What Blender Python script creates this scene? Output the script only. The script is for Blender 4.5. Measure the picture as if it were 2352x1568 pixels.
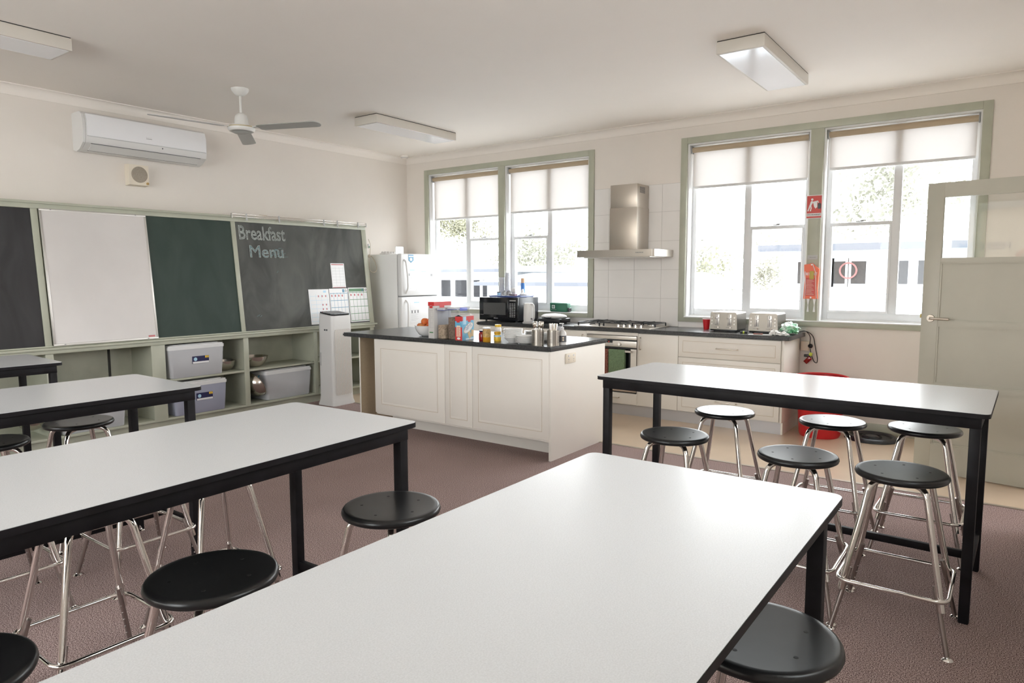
import bpy, bmesh, math, random
from mathutils import Vector, Matrix
random.seed(7)
PI = math.pi
sc = bpy.context.scene
for _o in list(bpy.data.objects): bpy.data.objects.remove(_o)

# ------------------------------------------------------------------ camera, world, light, exposure
cam_d = bpy.data.cameras.new('camera'); cam = bpy.data.objects.new('camera', cam_d)
sc.collection.objects.link(cam); sc.camera = cam
YAW, PITCH, ROLL, FPX = math.radians(36.2284), math.radians(-5.5694), math.radians(-0.1552), 1574.6
cam_d.sensor_width = 36.0; cam_d.lens = FPX / 2352 * 36.0; cam_d.clip_start = 0.05; cam_d.clip_end = 400
_f = Vector((-math.sin(YAW)*math.cos(PITCH), math.cos(YAW)*math.cos(PITCH), math.sin(PITCH)))
_r = Vector((math.cos(YAW), math.sin(YAW), 0)); _u = _r.cross(_f)
_R = _r*math.cos(ROLL) + _u*math.sin(ROLL); _U = _u*math.cos(ROLL) - _r*math.sin(ROLL)
cam.matrix_world = Matrix(((_R.x, _U.x, -_f.x, 6.9416), (_R.y, _U.y, -_f.y, -6.9966), (_R.z, _U.z, -_f.z, 1.4715), (0, 0, 0, 1)))

w = bpy.data.worlds.new('overcast_sky'); sc.world = w; w.use_nodes = True
nt = w.node_tree; bg = nt.nodes['Background']
tc = nt.nodes.new('ShaderNodeTexCoord'); sx = nt.nodes.new('ShaderNodeSeparateXYZ'); rp = nt.nodes.new('ShaderNodeValToRGB')
nt.links.new(tc.outputs['Generated'], sx.inputs[0]); nt.links.new(sx.outputs['Z'], rp.inputs[0]); nt.links.new(rp.outputs[0], bg.inputs[0])
rp.color_ramp.elements[0].position = 0.0; rp.color_ramp.elements[0].color = (0.985, 0.985, 1.0, 1)
rp.color_ramp.elements[1].position = 0.8; rp.color_ramp.elements[1].color = (0.93, 0.96, 1.0, 1)
bg.inputs[1].default_value = 7.0

def portal(x, y, z, sx_, sy_, rot):
    l = bpy.data.lights.new('daylight_portal', 'AREA'); l.shape = 'RECTANGLE'; l.size = sx_; l.size_y = sy_
    l.cycles.is_portal = True
    o = bpy.data.objects.new('daylight_portal', l); sc.collection.objects.link(o); o.location = (x, y, z); o.rotation_euler = rot
portal(1.67, 0.17, 1.92, 2.6, 1.85, (-PI/2, 0, 0))
portal(5.38, 0.17, 1.92, 2.6, 1.85, (-PI/2, 0, 0))
portal(3.6, -9.57, 1.80, 4.8, 1.9, (PI/2, 0, 0))
portal(7.40, -5.0, 2.1, 1.2, 1.5, (0, PI/2, 0))
portal(9.12, -0.8, 1.75, 1.5, 1.6, (0, PI/2, 0))

sc.view_settings.view_transform = 'Standard'; sc.view_settings.look = 'None'
sc.view_settings.exposure = 0.72; sc.view_settings.gamma = 1.0; sc.view_settings.use_curve_mapping = False
sc.cycles.use_denoising = True
sc.cycles.max_bounces = 10; sc.cycles.diffuse_bounces = 6; sc.cycles.glossy_bounces = 4
sc.cycles.transparent_max_bounces = 16; sc.cycles.sample_clamp_indirect = 6.0

# ------------------------------------------------------------------ materials
def mat(name, rgb, rough=0.5, metal=0.0, spec=0.5, noise=None, bump=None, alpha=None, rgb2=None, emit=None, coat=0.0, trans=None):
    m = bpy.data.materials.new(name); m.use_nodes = True; n = m.node_tree.nodes; L = m.node_tree.links
    b = n['Principled BSDF']
    b.inputs['Base Color'].default_value = (*rgb, 1); b.inputs['Roughness'].default_value = rough
    b.inputs['Metallic'].default_value = metal; b.inputs['Specular IOR Level'].default_value = spec
    if coat: b.inputs['Coat Weight'].default_value = coat
    co = None
    if noise or bump:
        co = n.new('ShaderNodeTexCoord')
    if noise:
        t = n.new('ShaderNodeTexNoise'); t.inputs['Scale'].default_value = noise[0]; t.inputs['Detail'].default_value = 4
        L.new(co.outputs['Object'], t.inputs['Vector'])
        mx = n.new('ShaderNodeMix'); mx.data_type = 'RGBA'
        c2 = rgb2 or tuple(c*(1-noise[1]) for c in rgb)
        rm = n.new('ShaderNodeMapRange'); rm.inputs[1].default_value = 0.35; rm.inputs[2].default_value = 0.65
        L.new(t.outputs['Fac'], rm.inputs[0]); L.new(rm.outputs[0], mx.inputs['Factor'])
        mx.inputs[6].default_value = (*rgb, 1); mx.inputs[7].default_value = (*c2, 1)
        L.new(mx.outputs[2], b.inputs['Base Color'])
    if bump:
        t2 = n.new('ShaderNodeTexNoise'); t2.inputs['Scale'].default_value = bump[0]; t2.inputs['Detail'].default_value = 3
        L.new(co.outputs['Object'], t2.inputs['Vector'])
        bp = n.new('ShaderNodeBump'); bp.inputs['Strength'].default_value = bump[1]; bp.inputs['Distance'].default_value = bump[2] if len(bump) > 2 else 0.002
        L.new(t2.outputs['Fac'], bp.inputs['Height']); L.new(bp.outputs[0], b.inputs['Normal'])
    if alpha is not None:
        tr = n.new('ShaderNodeBsdfTransparent'); ms = n.new('ShaderNodeMixShader'); ms.inputs[0].default_value = alpha
        L.new(tr.outputs[0], ms.inputs[1]); L.new(b.outputs[0], ms.inputs[2]); L.new(ms.outputs[0], n['Material Output'].inputs[0])
    return m

def glass_mat(name, tint=(0.97, 0.985, 0.98), refl=0.05):
    m = bpy.data.materials.new(name); m.use_nodes = True; n = m.node_tree.nodes; L = m.node_tree.links
    n.remove(n['Principled BSDF'])
    tr = n.new('ShaderNodeBsdfTransparent'); tr.inputs[0].default_value = (*tint, 1)
    gl = n.new('ShaderNodeBsdfGlossy'); gl.inputs['Roughness'].default_value = 0.02
    fr = n.new('ShaderNodeFresnel'); fr.inputs[0].default_value = 1.5
    ge = n.new('ShaderNodeNewGeometry'); mu = n.new('ShaderNodeMath'); mu.operation = 'MULTIPLY_ADD'; mu.inputs[1].default_value = -1.0; mu.inputs[2].default_value = 1.0
    L.new(ge.outputs['Backfacing'], mu.inputs[0]); m2 = n.new('ShaderNodeMath'); m2.operation = 'MULTIPLY'; L.new(fr.outputs[0], m2.inputs[0]); L.new(mu.outputs[0], m2.inputs[1])
    ms = n.new('ShaderNodeMixShader'); L.new(m2.outputs[0], ms.inputs[0]); L.new(tr.outputs[0], ms.inputs[1]); L.new(gl.outputs[0], ms.inputs[2])
    L.new(ms.outputs[0], n['Material Output'].inputs[0]); return m

def blind_mat():
    m = bpy.data.materials.new('blind_fabric'); m.use_nodes = True; n = m.node_tree.nodes; L = m.node_tree.links
    n.remove(n['Principled BSDF'])
    tr = n.new('ShaderNodeBsdfTransparent'); tr.inputs[0].default_value = (1, 0.97, 0.93, 1)
    tl = n.new('ShaderNodeBsdfTranslucent'); tl.inputs[0].default_value = (0.66, 0.65, 0.645, 1)
    df = n.new('ShaderNodeBsdfDiffuse'); df.inputs[0].default_value = (0.55, 0.48, 0.41, 1)
    a = n.new('ShaderNodeMixShader'); a.inputs[0].default_value = 0.5; L.new(tl.outputs[0], a.inputs[1]); L.new(df.outputs[0], a.inputs[2])
    b = n.new('ShaderNodeMixShader'); b.inputs[0].default_value = 0.965; L.new(tr.outputs[0], b.inputs[1]); L.new(a.outputs[0], b.inputs[2])
    L.new(b.outputs[0], n['Material Output'].inputs[0]); return m

def dots_mat(name, base, hole, scale, thr):
    m = mat(name, base, 0.35); n = m.node_tree.nodes; L = m.node_tree.links
    co = n.new('ShaderNodeTexCoord'); mp = n.new('ShaderNodeMapping'); L.new(co.outputs['Object'], mp.inputs[0])
    mp.inputs['Rotation'].default_value = (PI/4, 0, 0); mp.inputs['Scale'].default_value = (0, 1, 1)
    v = n.new('ShaderNodeTexVoronoi'); v.inputs['Scale'].default_value = scale; v.inputs['Randomness'].default_value = 0.0
    L.new(mp.outputs[0], v.inputs['Vector'])
    r = n.new('ShaderNodeMath'); r.operation = 'LESS_THAN'; r.inputs[1].default_value = thr; L.new(v.outputs['Distance'], r.inputs[0])
    mx = n.new('ShaderNodeMix'); mx.data_type = 'RGBA'; L.new(r.outputs[0], mx.inputs['Factor'])
    mx.inputs[6].default_value = (*base, 1); mx.inputs[7].default_value = (*hole, 1); L.new(mx.outputs[2], n['Principled BSDF'].inputs['Base Color'])
    return m

def carpet_mat():
    m = mat('carpet_loop', (0.20, 0.135, 0.125), 0.95, spec=0.1); n = m.node_tree.nodes; L = m.node_tree.links
    b = n['Principled BSDF']; co = n.new('ShaderNodeTexCoord')
    t = n.new('ShaderNodeTexNoise'); t.inputs['Scale'].default_value = 230; t.inputs['Detail'].default_value = 3
    t3 = n.new('ShaderNodeTexNoise'); t3.inputs['Scale'].default_value = 2.2; t3.inputs['Detail'].default_value = 3
    L.new(co.outputs['Object'], t.inputs['Vector']); L.new(co.outputs['Object'], t3.inputs['Vector'])
    cr = n.new('ShaderNodeValToRGB'); L.new(t.outputs['Fac'], cr.inputs[0])
    cr.color_ramp.elements[0].position = 0.38; cr.color_ramp.elements[0].color = (0.085, 0.048, 0.045, 1)
    cr.color_ramp.elements[1].position = 0.66; cr.color_ramp.elements[1].color = (0.60, 0.46, 0.43, 1)
    hs = n.new('ShaderNodeMix'); hs.data_type = 'RGBA'; hs.blend_type = 'MULTIPLY'; hs.inputs['Factor'].default_value = 1.0
    mr = n.new('ShaderNodeMapRange'); mr.inputs[3].default_value = 0.84; mr.inputs[4].default_value = 1.12; L.new(t3.outputs['Fac'], mr.inputs[0])
    L.new(cr.outputs[0], hs.inputs[6]); L.new(mr.outputs[0], hs.inputs[7]); L.new(hs.outputs[2], b.inputs['Base Color'])
    bp = n.new('ShaderNodeBump'); bp.inputs['Strength'].default_value = 0.6; bp.inputs['Distance'].default_value = 0.003
    L.new(t.outputs['Fac'], bp.inputs['Height']); L.new(bp.outputs[0], b.inputs['Normal'])
    return m

def brushed(name, rgb, rough, axis):
    m = mat(name, rgb, rough, 1.0); n = m.node_tree.nodes; L = m.node_tree.links
    co = n.new('ShaderNodeTexCoord'); mp = n.new('ShaderNodeMapping'); s = [60, 60, 60]; s['xyz'.index(axis)] = 1.5
    mp.inputs['Scale'].default_value = s; L.new(co.outputs['Object'], mp.inputs[0])
    t = n.new('ShaderNodeTexNoise'); t.inputs['Scale'].default_value = 3; L.new(mp.outputs[0], t.inputs['Vector'])
    mr = n.new('ShaderNodeMapRange'); mr.inputs[3].default_value = rough-0.08; mr.inputs[4].default_value = rough+0.12
    L.new(t.outputs['Fac'], mr.inputs[0]); L.new(mr.outputs[0], n['Principled BSDF'].inputs['Roughness']); return m

def chalkboard(name, rgb, dust, scale=2.0):
    m = mat(name, rgb, 0.62, spec=0.35); n = m.node_tree.nodes; L = m.node_tree.links
    co = n.new('ShaderNodeTexCoord'); mp = n.new('ShaderNodeMapping'); mp.inputs['Scale'].default_value = (1, 1.6, 0.8); L.new(co.outputs['Object'], mp.inputs[0])
    t = n.new('ShaderNodeTexNoise'); t.inputs['Scale'].default_value = scale; t.inputs['Detail'].default_value = 6; t.inputs['Distortion'].default_value = 1.2
    L.new(mp.outputs[0], t.inputs['Vector']); cr = n.new('ShaderNodeValToRGB'); L.new(t.outputs['Fac'], cr.inputs[0])
    cr.color_ramp.elements[0].position = 0.35; cr.color_ramp.elements[0].color = (*rgb, 1)
    cr.color_ramp.elements[1].position = 0.75; cr.color_ramp.elements[1].color = (*dust, 1)
    L.new(cr.outputs[0], n['Principled BSDF'].inputs['Base Color']); return m

M = {}
M['wall'] = mat('wall_paint', (0.80, 0.745, 0.69), 0.6, spec=0.3, noise=(1.3, 0.04), bump=(120, 0.08))
M['ceiling'] = mat('ceiling_paint', (0.87, 0.82, 0.765), 0.7, spec=0.2, noise=(0.9, 0.03))
M['white'] = mat('white_paint', (0.80, 0.80, 0.80), 0.4)
M['sash'] = mat('sash_white', (0.72, 0.73, 0.74), 0.35)
M['fixture'] = mat('fixture_white', (0.66, 0.62, 0.56), 0.35)
M['diffuser'] = mat('diffuser_acrylic', (0.86, 0.86, 0.88), 0.12)
M['green'] = mat('sage_green_paint', (0.45, 0.46, 0.37), 0.38, noise=(6, 0.08), bump=(40, 0.05))
M['doorgreen'] = mat('door_green_paint', (0.56, 0.555, 0.48), 0.35, noise=(3, 0.05), bump=(60, 0.05))
M['greendark'] = mat('shelf_back_green', (0.46, 0.465, 0.375), 0.5, noise=(5, 0.15))
M['carpet'] = carpet_mat()
M['vinyl'] = mat('vinyl_beige', (0.62, 0.485, 0.355), 0.28, noise=(2.5, 0.10), bump=(30, 0.04))
M['strip'] = mat('floor_strip', (0.45, 0.40, 0.34), 0.35, 0.6)
M['laminate'] = mat('table_laminate', (0.655, 0.67, 0.69), 0.26, noise=(350, 0.10), bump=(320, 0.12, 0.001))
M['black'] = mat('black_edge', (0.0065, 0.0055, 0.0065), 0.5, spec=0.22, noise=(14, 0.4), rgb2=(0.011, 0.010, 0.012))
M['seat'] = mat('seat_black', (0.007, 0.007, 0.0075), 0.30, spec=0.42, noise=(7, 0.3), rgb2=(0.013, 0.013, 0.014), bump=(12, 0.06))
M['hole'] = mat('screw_hole_dark', (0.004, 0.004, 0.004), 0.6)
M['chrome'] = mat('chrome', (0.80, 0.77, 0.74), 0.10, 1.0)
M['chromedark'] = mat('worn_tube', (0.36, 0.31, 0.29), 0.3, 0.9)
M['steel'] = brushed('brushed_steel', (0.62, 0.58, 0.53), 0.34, 'x')
M['toastersteel'] = brushed('toaster_steel', (0.33, 0.31, 0.28), 0.33, 'x')
M['holdersteel'] = brushed('holder_steel', (0.42, 0.39, 0.35), 0.30, 'z')
M['steelv'] = brushed('brushed_steel_vertical', (0.55, 0.50, 0.44), 0.36, 'x')
M['bowlsteel'] = mat('mixing_bowl_steel', (0.60, 0.55, 0.50), 0.18, 1.0)
M['cutlery'] = mat('cutlery_steel', (0.66, 0.62, 0.56), 0.2, 1.0)
M['cream'] = mat('cabinet_cream', (0.82, 0.78, 0.72), 0.38, noise=(2, 0.02))
M['creamline'] = mat('cabinet_groove', (0.58, 0.49, 0.39), 0.5)
M['mdf'] = mat('raw_panel', (0.52, 0.42, 0.29), 0.6, noise=(80, 0.08))
M['worktop'] = mat('charcoal_worktop', (0.030, 0.030, 0.032), 0.26, noise=(90, 0.5), rgb2=(0.06, 0.06, 0.062))
M['tile'] = mat('grey_wall_tile', (0.84, 0.815, 0.79), 0.25, noise=(3, 0.03))
M['grout'] = mat('grout', (0.55, 0.525, 0.50), 0.8)
M['kick'] = mat('kickboard_grey', (0.52, 0.51, 0.52), 0.3, 0.2)
M['plastic'] = mat('white_plastic', (0.70, 0.69, 0.68), 0.3)
M['fridge'] = mat('fridge_white', (0.75, 0.75, 0.75), 0.3)
M['fridgeside'] = mat('fridge_side', (0.84, 0.84, 0.83), 0.4)
M['grey'] = mat('mid_grey', (0.30, 0.30, 0.30), 0.5)
M['darkgap'] = mat('dark_gap', (0.03, 0.028, 0.025), 0.7)
M['lightgrey'] = mat('light_grey', (0.5, 0.5, 0.5), 0.5)
M['glass'] = glass_mat('window_glass')
M['clear'] = glass_mat('clear_plastic', (0.90, 0.91, 0.93))
M['blind'] = blind_mat()
M['roller'] = mat('roller_fabric', (0.46, 0.37, 0.26), 0.8)
M['blackboard'] = chalkboard('blackboard_slate', (0.060, 0.062, 0.058), (0.125, 0.128, 0.118))
M['blackboard2'] = chalkboard('blackboard_slate_dark', (0.028, 0.027, 0.028), (0.050, 0.049, 0.051))
M['greenboard'] = chalkboard('green_chalkboard', (0.028, 0.047, 0.038), (0.045, 0.066, 0.055))
M['whiteboard'] = mat('whiteboard_face', (0.66, 0.63, 0.61), 0.25, noise=(2.2, 0.06))
M['alu'] = mat('aluminium', (0.62, 0.60, 0.57), 0.35, 0.7)
M['chalk'] = mat('chalk_white', (0.70, 0.74, 0.72), 0.95, spec=0.0, noise=(60, 0.45), alpha=0.85)
M['chalkfill'] = mat('chalk_fill', (0.58, 0.62, 0.60), 0.95, spec=0.0, noise=(40, 0.5), alpha=0.72)
M['chalkblue'] = mat('chalk_blue', (0.38, 0.56, 0.60), 0.95, spec=0.0, noise=(30, 0.4), alpha=0.7)
M['paper'] = mat('paper_white', (0.80, 0.80, 0.81), 0.25)
M['papergreen'] = mat('print_green', (0.10, 0.26, 0.12), 0.4)
M['paperblue'] = mat('print_blue', (0.12, 0.30, 0.46), 0.4)
M['paperpale'] = mat('print_pale_blue', (0.40, 0.62, 0.78), 0.4)
M['paperred'] = mat('print_red', (0.50, 0.13, 0.14), 0.4)
M['ink'] = mat('print_ink', (0.12, 0.12, 0.13), 0.6)
M['inkgrey'] = mat('print_grey', (0.42, 0.42, 0.43), 0.6)
M['red'] = mat('red_plastic', (0.62, 0.018, 0.025), 0.35)
M['redsign'] = mat('red_sign', (0.58, 0.05, 0.04), 0.35)
M['orange'] = mat('orange_plastic', (0.82, 0.13, 0.04), 0.35)
M['blackplastic'] = mat('black_plastic', (0.018, 0.019, 0.022), 0.3)
M['blackgloss'] = mat('black_gloss', (0.010, 0.011, 0.014), 0.12)
M['mwwindow'] = mat('microwave_mesh', (0.10, 0.10, 0.10), 0.3, noise=(500, 0.5))
M['towelgreen'] = mat('towel_green', (0.23, 0.34, 0.20), 0.95, noise=(140, 0.35), bump=(200, 0.5))
M['towelred'] = mat('towel_brown_red', (0.33, 0.12, 0.09), 0.95, noise=(90, 0.5), bump=(200, 0.5))
M['ceramic'] = mat('white_ceramic', (0.78, 0.78, 0.77), 0.15)
M['orangefruit'] = mat('fruit_orange', (0.72, 0.20, 0.04), 0.45, noise=(9, 0.4), rgb2=(0.55, 0.08, 0.03))
M['applered'] = mat('fruit_red', (0.48, 0.08, 0.04), 0.35, noise=(7, 0.5), rgb2=(0.65, 0.35, 0.08))
M['oats'] = mat('rolled_oats', (0.66, 0.50, 0.35), 0.9, noise=(110, 0.5), bump=(110, 1.0, 0.01))
M['muesli'] = mat('brown_flakes', (0.36, 0.25, 0.18), 0.9, noise=(120, 0.5), bump=(120, 1.0, 0.01))
M['frosted'] = mat('frosted_plastic', (0.66, 0.67, 0.70), 0.35, alpha=0.78, noise=(3, 0.06))
M['frostedblue'] = mat('frosted_plastic_blue', (0.46, 0.48, 0.60), 0.35, alpha=0.8, noise=(3, 0.06))
M['tubcontents'] = mat('tub_contents', (0.40, 0.39, 0.40), 0.8, noise=(6, 0.3))
M['lidplastic'] = mat('lid_plastic', (0.70, 0.70, 0.70), 0.35)
M['clipblue'] = mat('blue_clip', (0.16, 0.20, 0.60), 0.3)
M['handleblue'] = mat('blue_handle', (0.04, 0.22, 0.36), 0.4)
M['boxred'] = mat('carton_red', (0.60, 0.035, 0.035), 0.35)
M['boxblue'] = mat('carton_blue', (0.10, 0.38, 0.60), 0.35, noise=(12, 0.4), rgb2=(0.25, 0.55, 0.72))
M['boxnavy'] = mat('carton_navy', (0.03, 0.09, 0.28), 0.35)
M['boxcream'] = mat('carton_cream', (0.80, 0.68, 0.52), 0.5)
M['biscuit'] = mat('biscuit_tan', (0.70, 0.52, 0.30), 0.7)
M['boxgrey'] = mat('carton_grey_white', (0.62, 0.60, 0.58), 0.4)
M['jam'] = mat('red_jam', (0.25, 0.01, 0.008), 0.12)
M['honey'] = mat('honey_amber', (0.55, 0.27, 0.02), 0.1)
M['honeylabel'] = mat('honey_label', (0.62, 0.40, 0.14), 0.4, noise=(60, 0.5))
M['mustard'] = mat('yellow_label', (0.78, 0.50, 0.05), 0.35)
M['brownlid'] = mat('yellow_lid', (0.60, 0.33, 0.02), 0.35)
M['navylid'] = mat('navy_lid', (0.02, 0.02, 0.08), 0.35)
M['bluespray'] = mat('blue_can', (0.07, 0.22, 0.58), 0.3)
M['tancap'] = mat('tan_cap', (0.70, 0.44, 0.27), 0.4)
M['traynavy'] = mat('navy_tray', (0.02, 0.05, 0.22), 0.3)
M['pinkbox'] = mat('pink_grey_box', (0.42, 0.27, 0.30), 0.5)
M['firstaid'] = mat('first_aid_green', (0.025, 0.15, 0.085), 0.5)
M['brass'] = mat('brass_lock', (0.50, 0.38, 0.10), 0.5, 0.3)
M['baggreen'] = mat('bag_green_white', (0.80, 0.84, 0.82), 0.3, noise=(11, 0.5), rgb2=(0.10, 0.50, 0.22))
M['bagwhite'] = mat('bag_white', (0.84, 0.83, 0.81), 0.3)
M['cord'] = mat('cream_cord', (0.62, 0.55, 0.46), 0.5)
M['tagyellow'] = mat('tag_yellow', (0.55, 0.65, 0.06), 0.4)
M['beigeplastic'] = mat('beige_plastic', (0.68, 0.58, 0.46), 0.4)
M['grille'] = dots_mat('purifier_grille', (0.78, 0.77, 0.76), (0.30, 0.24, 0.19), 95, 0.34)
M['speakergrille'] = mat('speaker_grille', (0.42, 0.36, 0.29), 0.7, noise=(300, 0.4))
M['speakerbox'] = mat('speaker_box', (0.78, 0.70, 0.58), 0.45)
M['fan'] = mat('fan_white', (0.72, 0.71, 0.68), 0.3)
M['fanblade'] = mat('fan_blade_grey', (0.42, 0.42, 0.40), 0.4)
M['gold'] = mat('gold_trim', (0.6, 0.5, 0.3), 0.3, 0.8)
M['extwall'] = mat('outside_weatherboard', (0.50, 0.52, 0.55), 0.7)
M['extroof'] = mat('outside_roof', (0.20, 0.22, 0.24), 0.7)
M['extedge'] = mat('outside_gutter', (0.06, 0.065, 0.08), 0.7)
M['extcream'] = mat('outside_cream', (0.62, 0.52, 0.42), 0.8)
M['extnavy'] = mat('outside_navy', (0.05, 0.07, 0.16), 0.8)
M['extred2'] = mat('outside_red', (0.45, 0.10, 0.09), 0.8)
M['extwindow'] = mat('outside_window', (0.022, 0.022, 0.024), 0.6, spec=0.0)
M['extground'] = mat('outside_ground', (0.70, 0.69, 0.67), 0.9)
M['leaf'] = mat('outside_leaves', (0.105, 0.105, 0.070), 0.9, spec=0.1, noise=(0.8, 0.3), rgb2=(0.17, 0.165, 0.12))
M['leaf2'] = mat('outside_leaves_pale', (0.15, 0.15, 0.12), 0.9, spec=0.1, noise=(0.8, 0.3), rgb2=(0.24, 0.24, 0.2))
M['trunk'] = mat('outside_trunk', (0.22, 0.20, 0.17), 0.9)
M['extred'] = mat('outside_red_ring', (0.14, 0.05, 0.05), 0.8)

# ------------------------------------------------------------------ mesh helpers
class G:
    def __init__(s): s.bm = bmesh.new(); s.mats = []
    def mi(s, m):
        if m is None: return 0
        if m not in s.mats: s.mats.append(m)
        return s.mats.index(m)
    def _fin(s, verts, m, T):
        if T is not None: bmesh.ops.transform(s.bm, matrix=T, verts=verts)
        i = s.mi(m)
        fs = set()
        for v in verts:
            for f in v.link_faces: fs.add(f)
        for f in fs: f.material_index = i
    def box(s, x0, x1, y0, y1, z0, z1, m=None, bev=0, T=None, seg=2):
        vs = [s.bm.verts.new(p) for p in ((x0,y0,z0),(x1,y0,z0),(x1,y1,z0),(x0,y1,z0),(x0,y0,z1),(x1,y0,z1),(x1,y1,z1),(x0,y1,z1))]
        F = [s.bm.faces.new([vs[i] for i in f]) for f in ((0,3,2,1),(4,5,6,7),(0,1,5,4),(1,2,6,5),(2,3,7,6),(3,0,4,7))]
        if bev:
            es = set(e for f in F for e in f.edges)
            r = bmesh.ops.bevel(s.bm, geom=list(es), offset=bev, segments=seg, affect='EDGES', profile=0.5)
            vs = list(set(v for f in r['faces'] for v in f.verts) | set(v for v in vs if v.is_valid))
        s._fin(vs, m, T); return s
    def prism(s, poly, a, b, axis='z', m=None, T=None):
        def P(p, h):
            if axis == 'z': return (p[0], p[1], h)
            if axis == 'y': return (p[0], h, p[1])
            return (h, p[0], p[1])
        A = [s.bm.verts.new(P(p, a)) for p in poly]; B = [s.bm.verts.new(P(p, b)) for p in poly]
        s.bm.faces.new(A); s.bm.faces.new(list(reversed(B))); n = len(poly)
        for i in range(n): s.bm.faces.new((A[i], B[i], B[(i+1) % n], A[(i+1) % n]))
        s._fin(A+B, m, T); return s
    def lathe(s, prof, n=32, m=None, T=None, c=(0, 0, 0)):
        rings = []
        allv = []
        for r, z in prof:
            if r < 1e-6: v = [s.bm.verts.new((c[0], c[1], c[2]+z))]
            else: v = [s.bm.verts.new((c[0]+r*math.cos(2*PI*i/n), c[1]+r*math.sin(2*PI*i/n), c[2]+z)) for i in range(n)]
            rings.append(v); allv += v
        for a, b in zip(rings, rings[1:]):
            for i in range(n):
                j = (i+1) % n
                if len(a) == 1 and len(b) == 1: continue
                if len(a) == 1: s.bm.faces.new((a[0], b[i], b[j]))
                elif len(b) == 1: s.bm.faces.new((a[i], a[j], b[0]))
                else: s.bm.faces.new((a[i], a[j], b[j], b[i]))
        s._fin(allv, m, T); return s
    def cyl(s, p0, p1, r0, r1=None, n=16, m=None, T=None):
        p0, p1 = Vector(p0), Vector(p1); d = p1-p0; r1 = r0 if r1 is None else r1
        Q = Matrix.Translation(p0) @ d.to_track_quat('Z', 'Y').to_matrix().to_4x4()
        if T is not None: Q = T @ Q
        return s.lathe([(0, 0), (r0, 0), (r1, d.length), (0, d.length)], n, m, Q)
    def tube(s, pts, r, n=10, closed=False, m=None, T=None):
        P = [Vector(p) for p in pts]; N = len(P); rings = []; allv = []
        rr = r if isinstance(r, (list, tuple)) else [r]*N
        up = None
        for i in range(N):
            a = P[i-1] if (i > 0 or closed) else P[i]; b = P[(i+1) % N] if (i < N-1 or closed) else P[i]
            t = (b-a).normalized()
            if up is None:
                up = t.orthogonal().normalized()
            up = (up - t*up.dot(t));
            if up.length < 1e-5: up = t.orthogonal()
            up.normalize(); sd = t.cross(up)
            ring = [s.bm.verts.new(P[i] + (up*math.cos(2*PI*k/n) + sd*math.sin(2*PI*k/n))*rr[i]) for k in range(n)]
            rings.append(ring); allv += ring
        M_ = N if closed else N-1
        for i in range(M_):
            A, B = rings[i], rings[(i+1) % N]
            off = 0
            if closed and i == N-1:
                off = min(range(n), key=lambda o: (A[0].co-B[o].co).length)
            for k in range(n): s.bm.faces.new((A[k], A[(k+1) % n], B[(k+1+off) % n], B[(k+off) % n]))
        if not closed:
            s.bm.faces.new(list(reversed(rings[0]))); s.bm.faces.new(rings[-1])
        s._fin(allv, m, T); return s
    def sphere(s, c, r, m=None, T=None, nu=16, nv=10, sc3=(1, 1, 1)):
        pr = [(math.sin(PI*i/nv), -math.cos(PI*i/nv)) for i in range(nv+1)]; pr[0] = (0, -1); pr[-1] = (0, 1)
        Q = Matrix.Translation(c) @ Matrix.Diagonal((r*sc3[0], r*sc3[1], r*sc3[2], 1))
        if T is not None: Q = T @ Q
        return s.lathe(pr, nu, m, Q)
    def obj(s, name, m=None, parent=None, loc=None, rot=None, smooth=True, ang=38):
        me = bpy.data.meshes.new(name)
        bmesh.ops.recalc_face_normals(s.bm, faces=s.bm.faces[:])
        s.bm.to_mesh(me); s.bm.free()
        ml = s.mats if s.mats else [m]
        for k in ml: me.materials.append(M[k] if isinstance(k, str) else k)
        if smooth:
            for p in me.polygons: p.use_smooth = True
            try: me.set_sharp_from_angle(angle=math.radians(ang))
            except Exception: pass
        o = bpy.data.objects.new(name, me); sc.collection.objects.link(o)
        if parent is not None: o.parent = parent
        if loc: o.location = loc
        if rot: o.rotation_euler = rot
        return o

def fillet(pts, rad, n=5, closed=False):
    P = [Vector(p) for p in pts]; out = []; N = len(P)
    for i in range(N):
        if not closed and i in (0, N-1): out.append(P[i]); continue
        a, b, c = P[i-1], P[i], P[(i+1) % N]; d1 = (a-b); d2 = (c-b); r = min(rad, d1.length*0.49, d2.length*0.49)
        s0 = b+d1.normalized()*r; e0 = b+d2.normalized()*r
        for k in range(n+1):
            t = k/n; out.append(s0*(1-t)**2 + b*2*t*(1-t) + e0*t*t)
    return out
def rrect(x0, x1, y0, y1, r, n=5):
    return [(p.x, p.y) for p in fillet([(x0, y0, 0), (x1, y0, 0), (x1, y1, 0), (x0, y1, 0)], r, n, True)]
def arc(cx, cy, r, a0, a1, n=10): return [(cx+r*math.cos(math.radians(a0+(a1-a0)*i/n)), cy+r*math.sin(math.radians(a0+(a1-a0)*i/n))) for i in range(n+1)]

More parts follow.
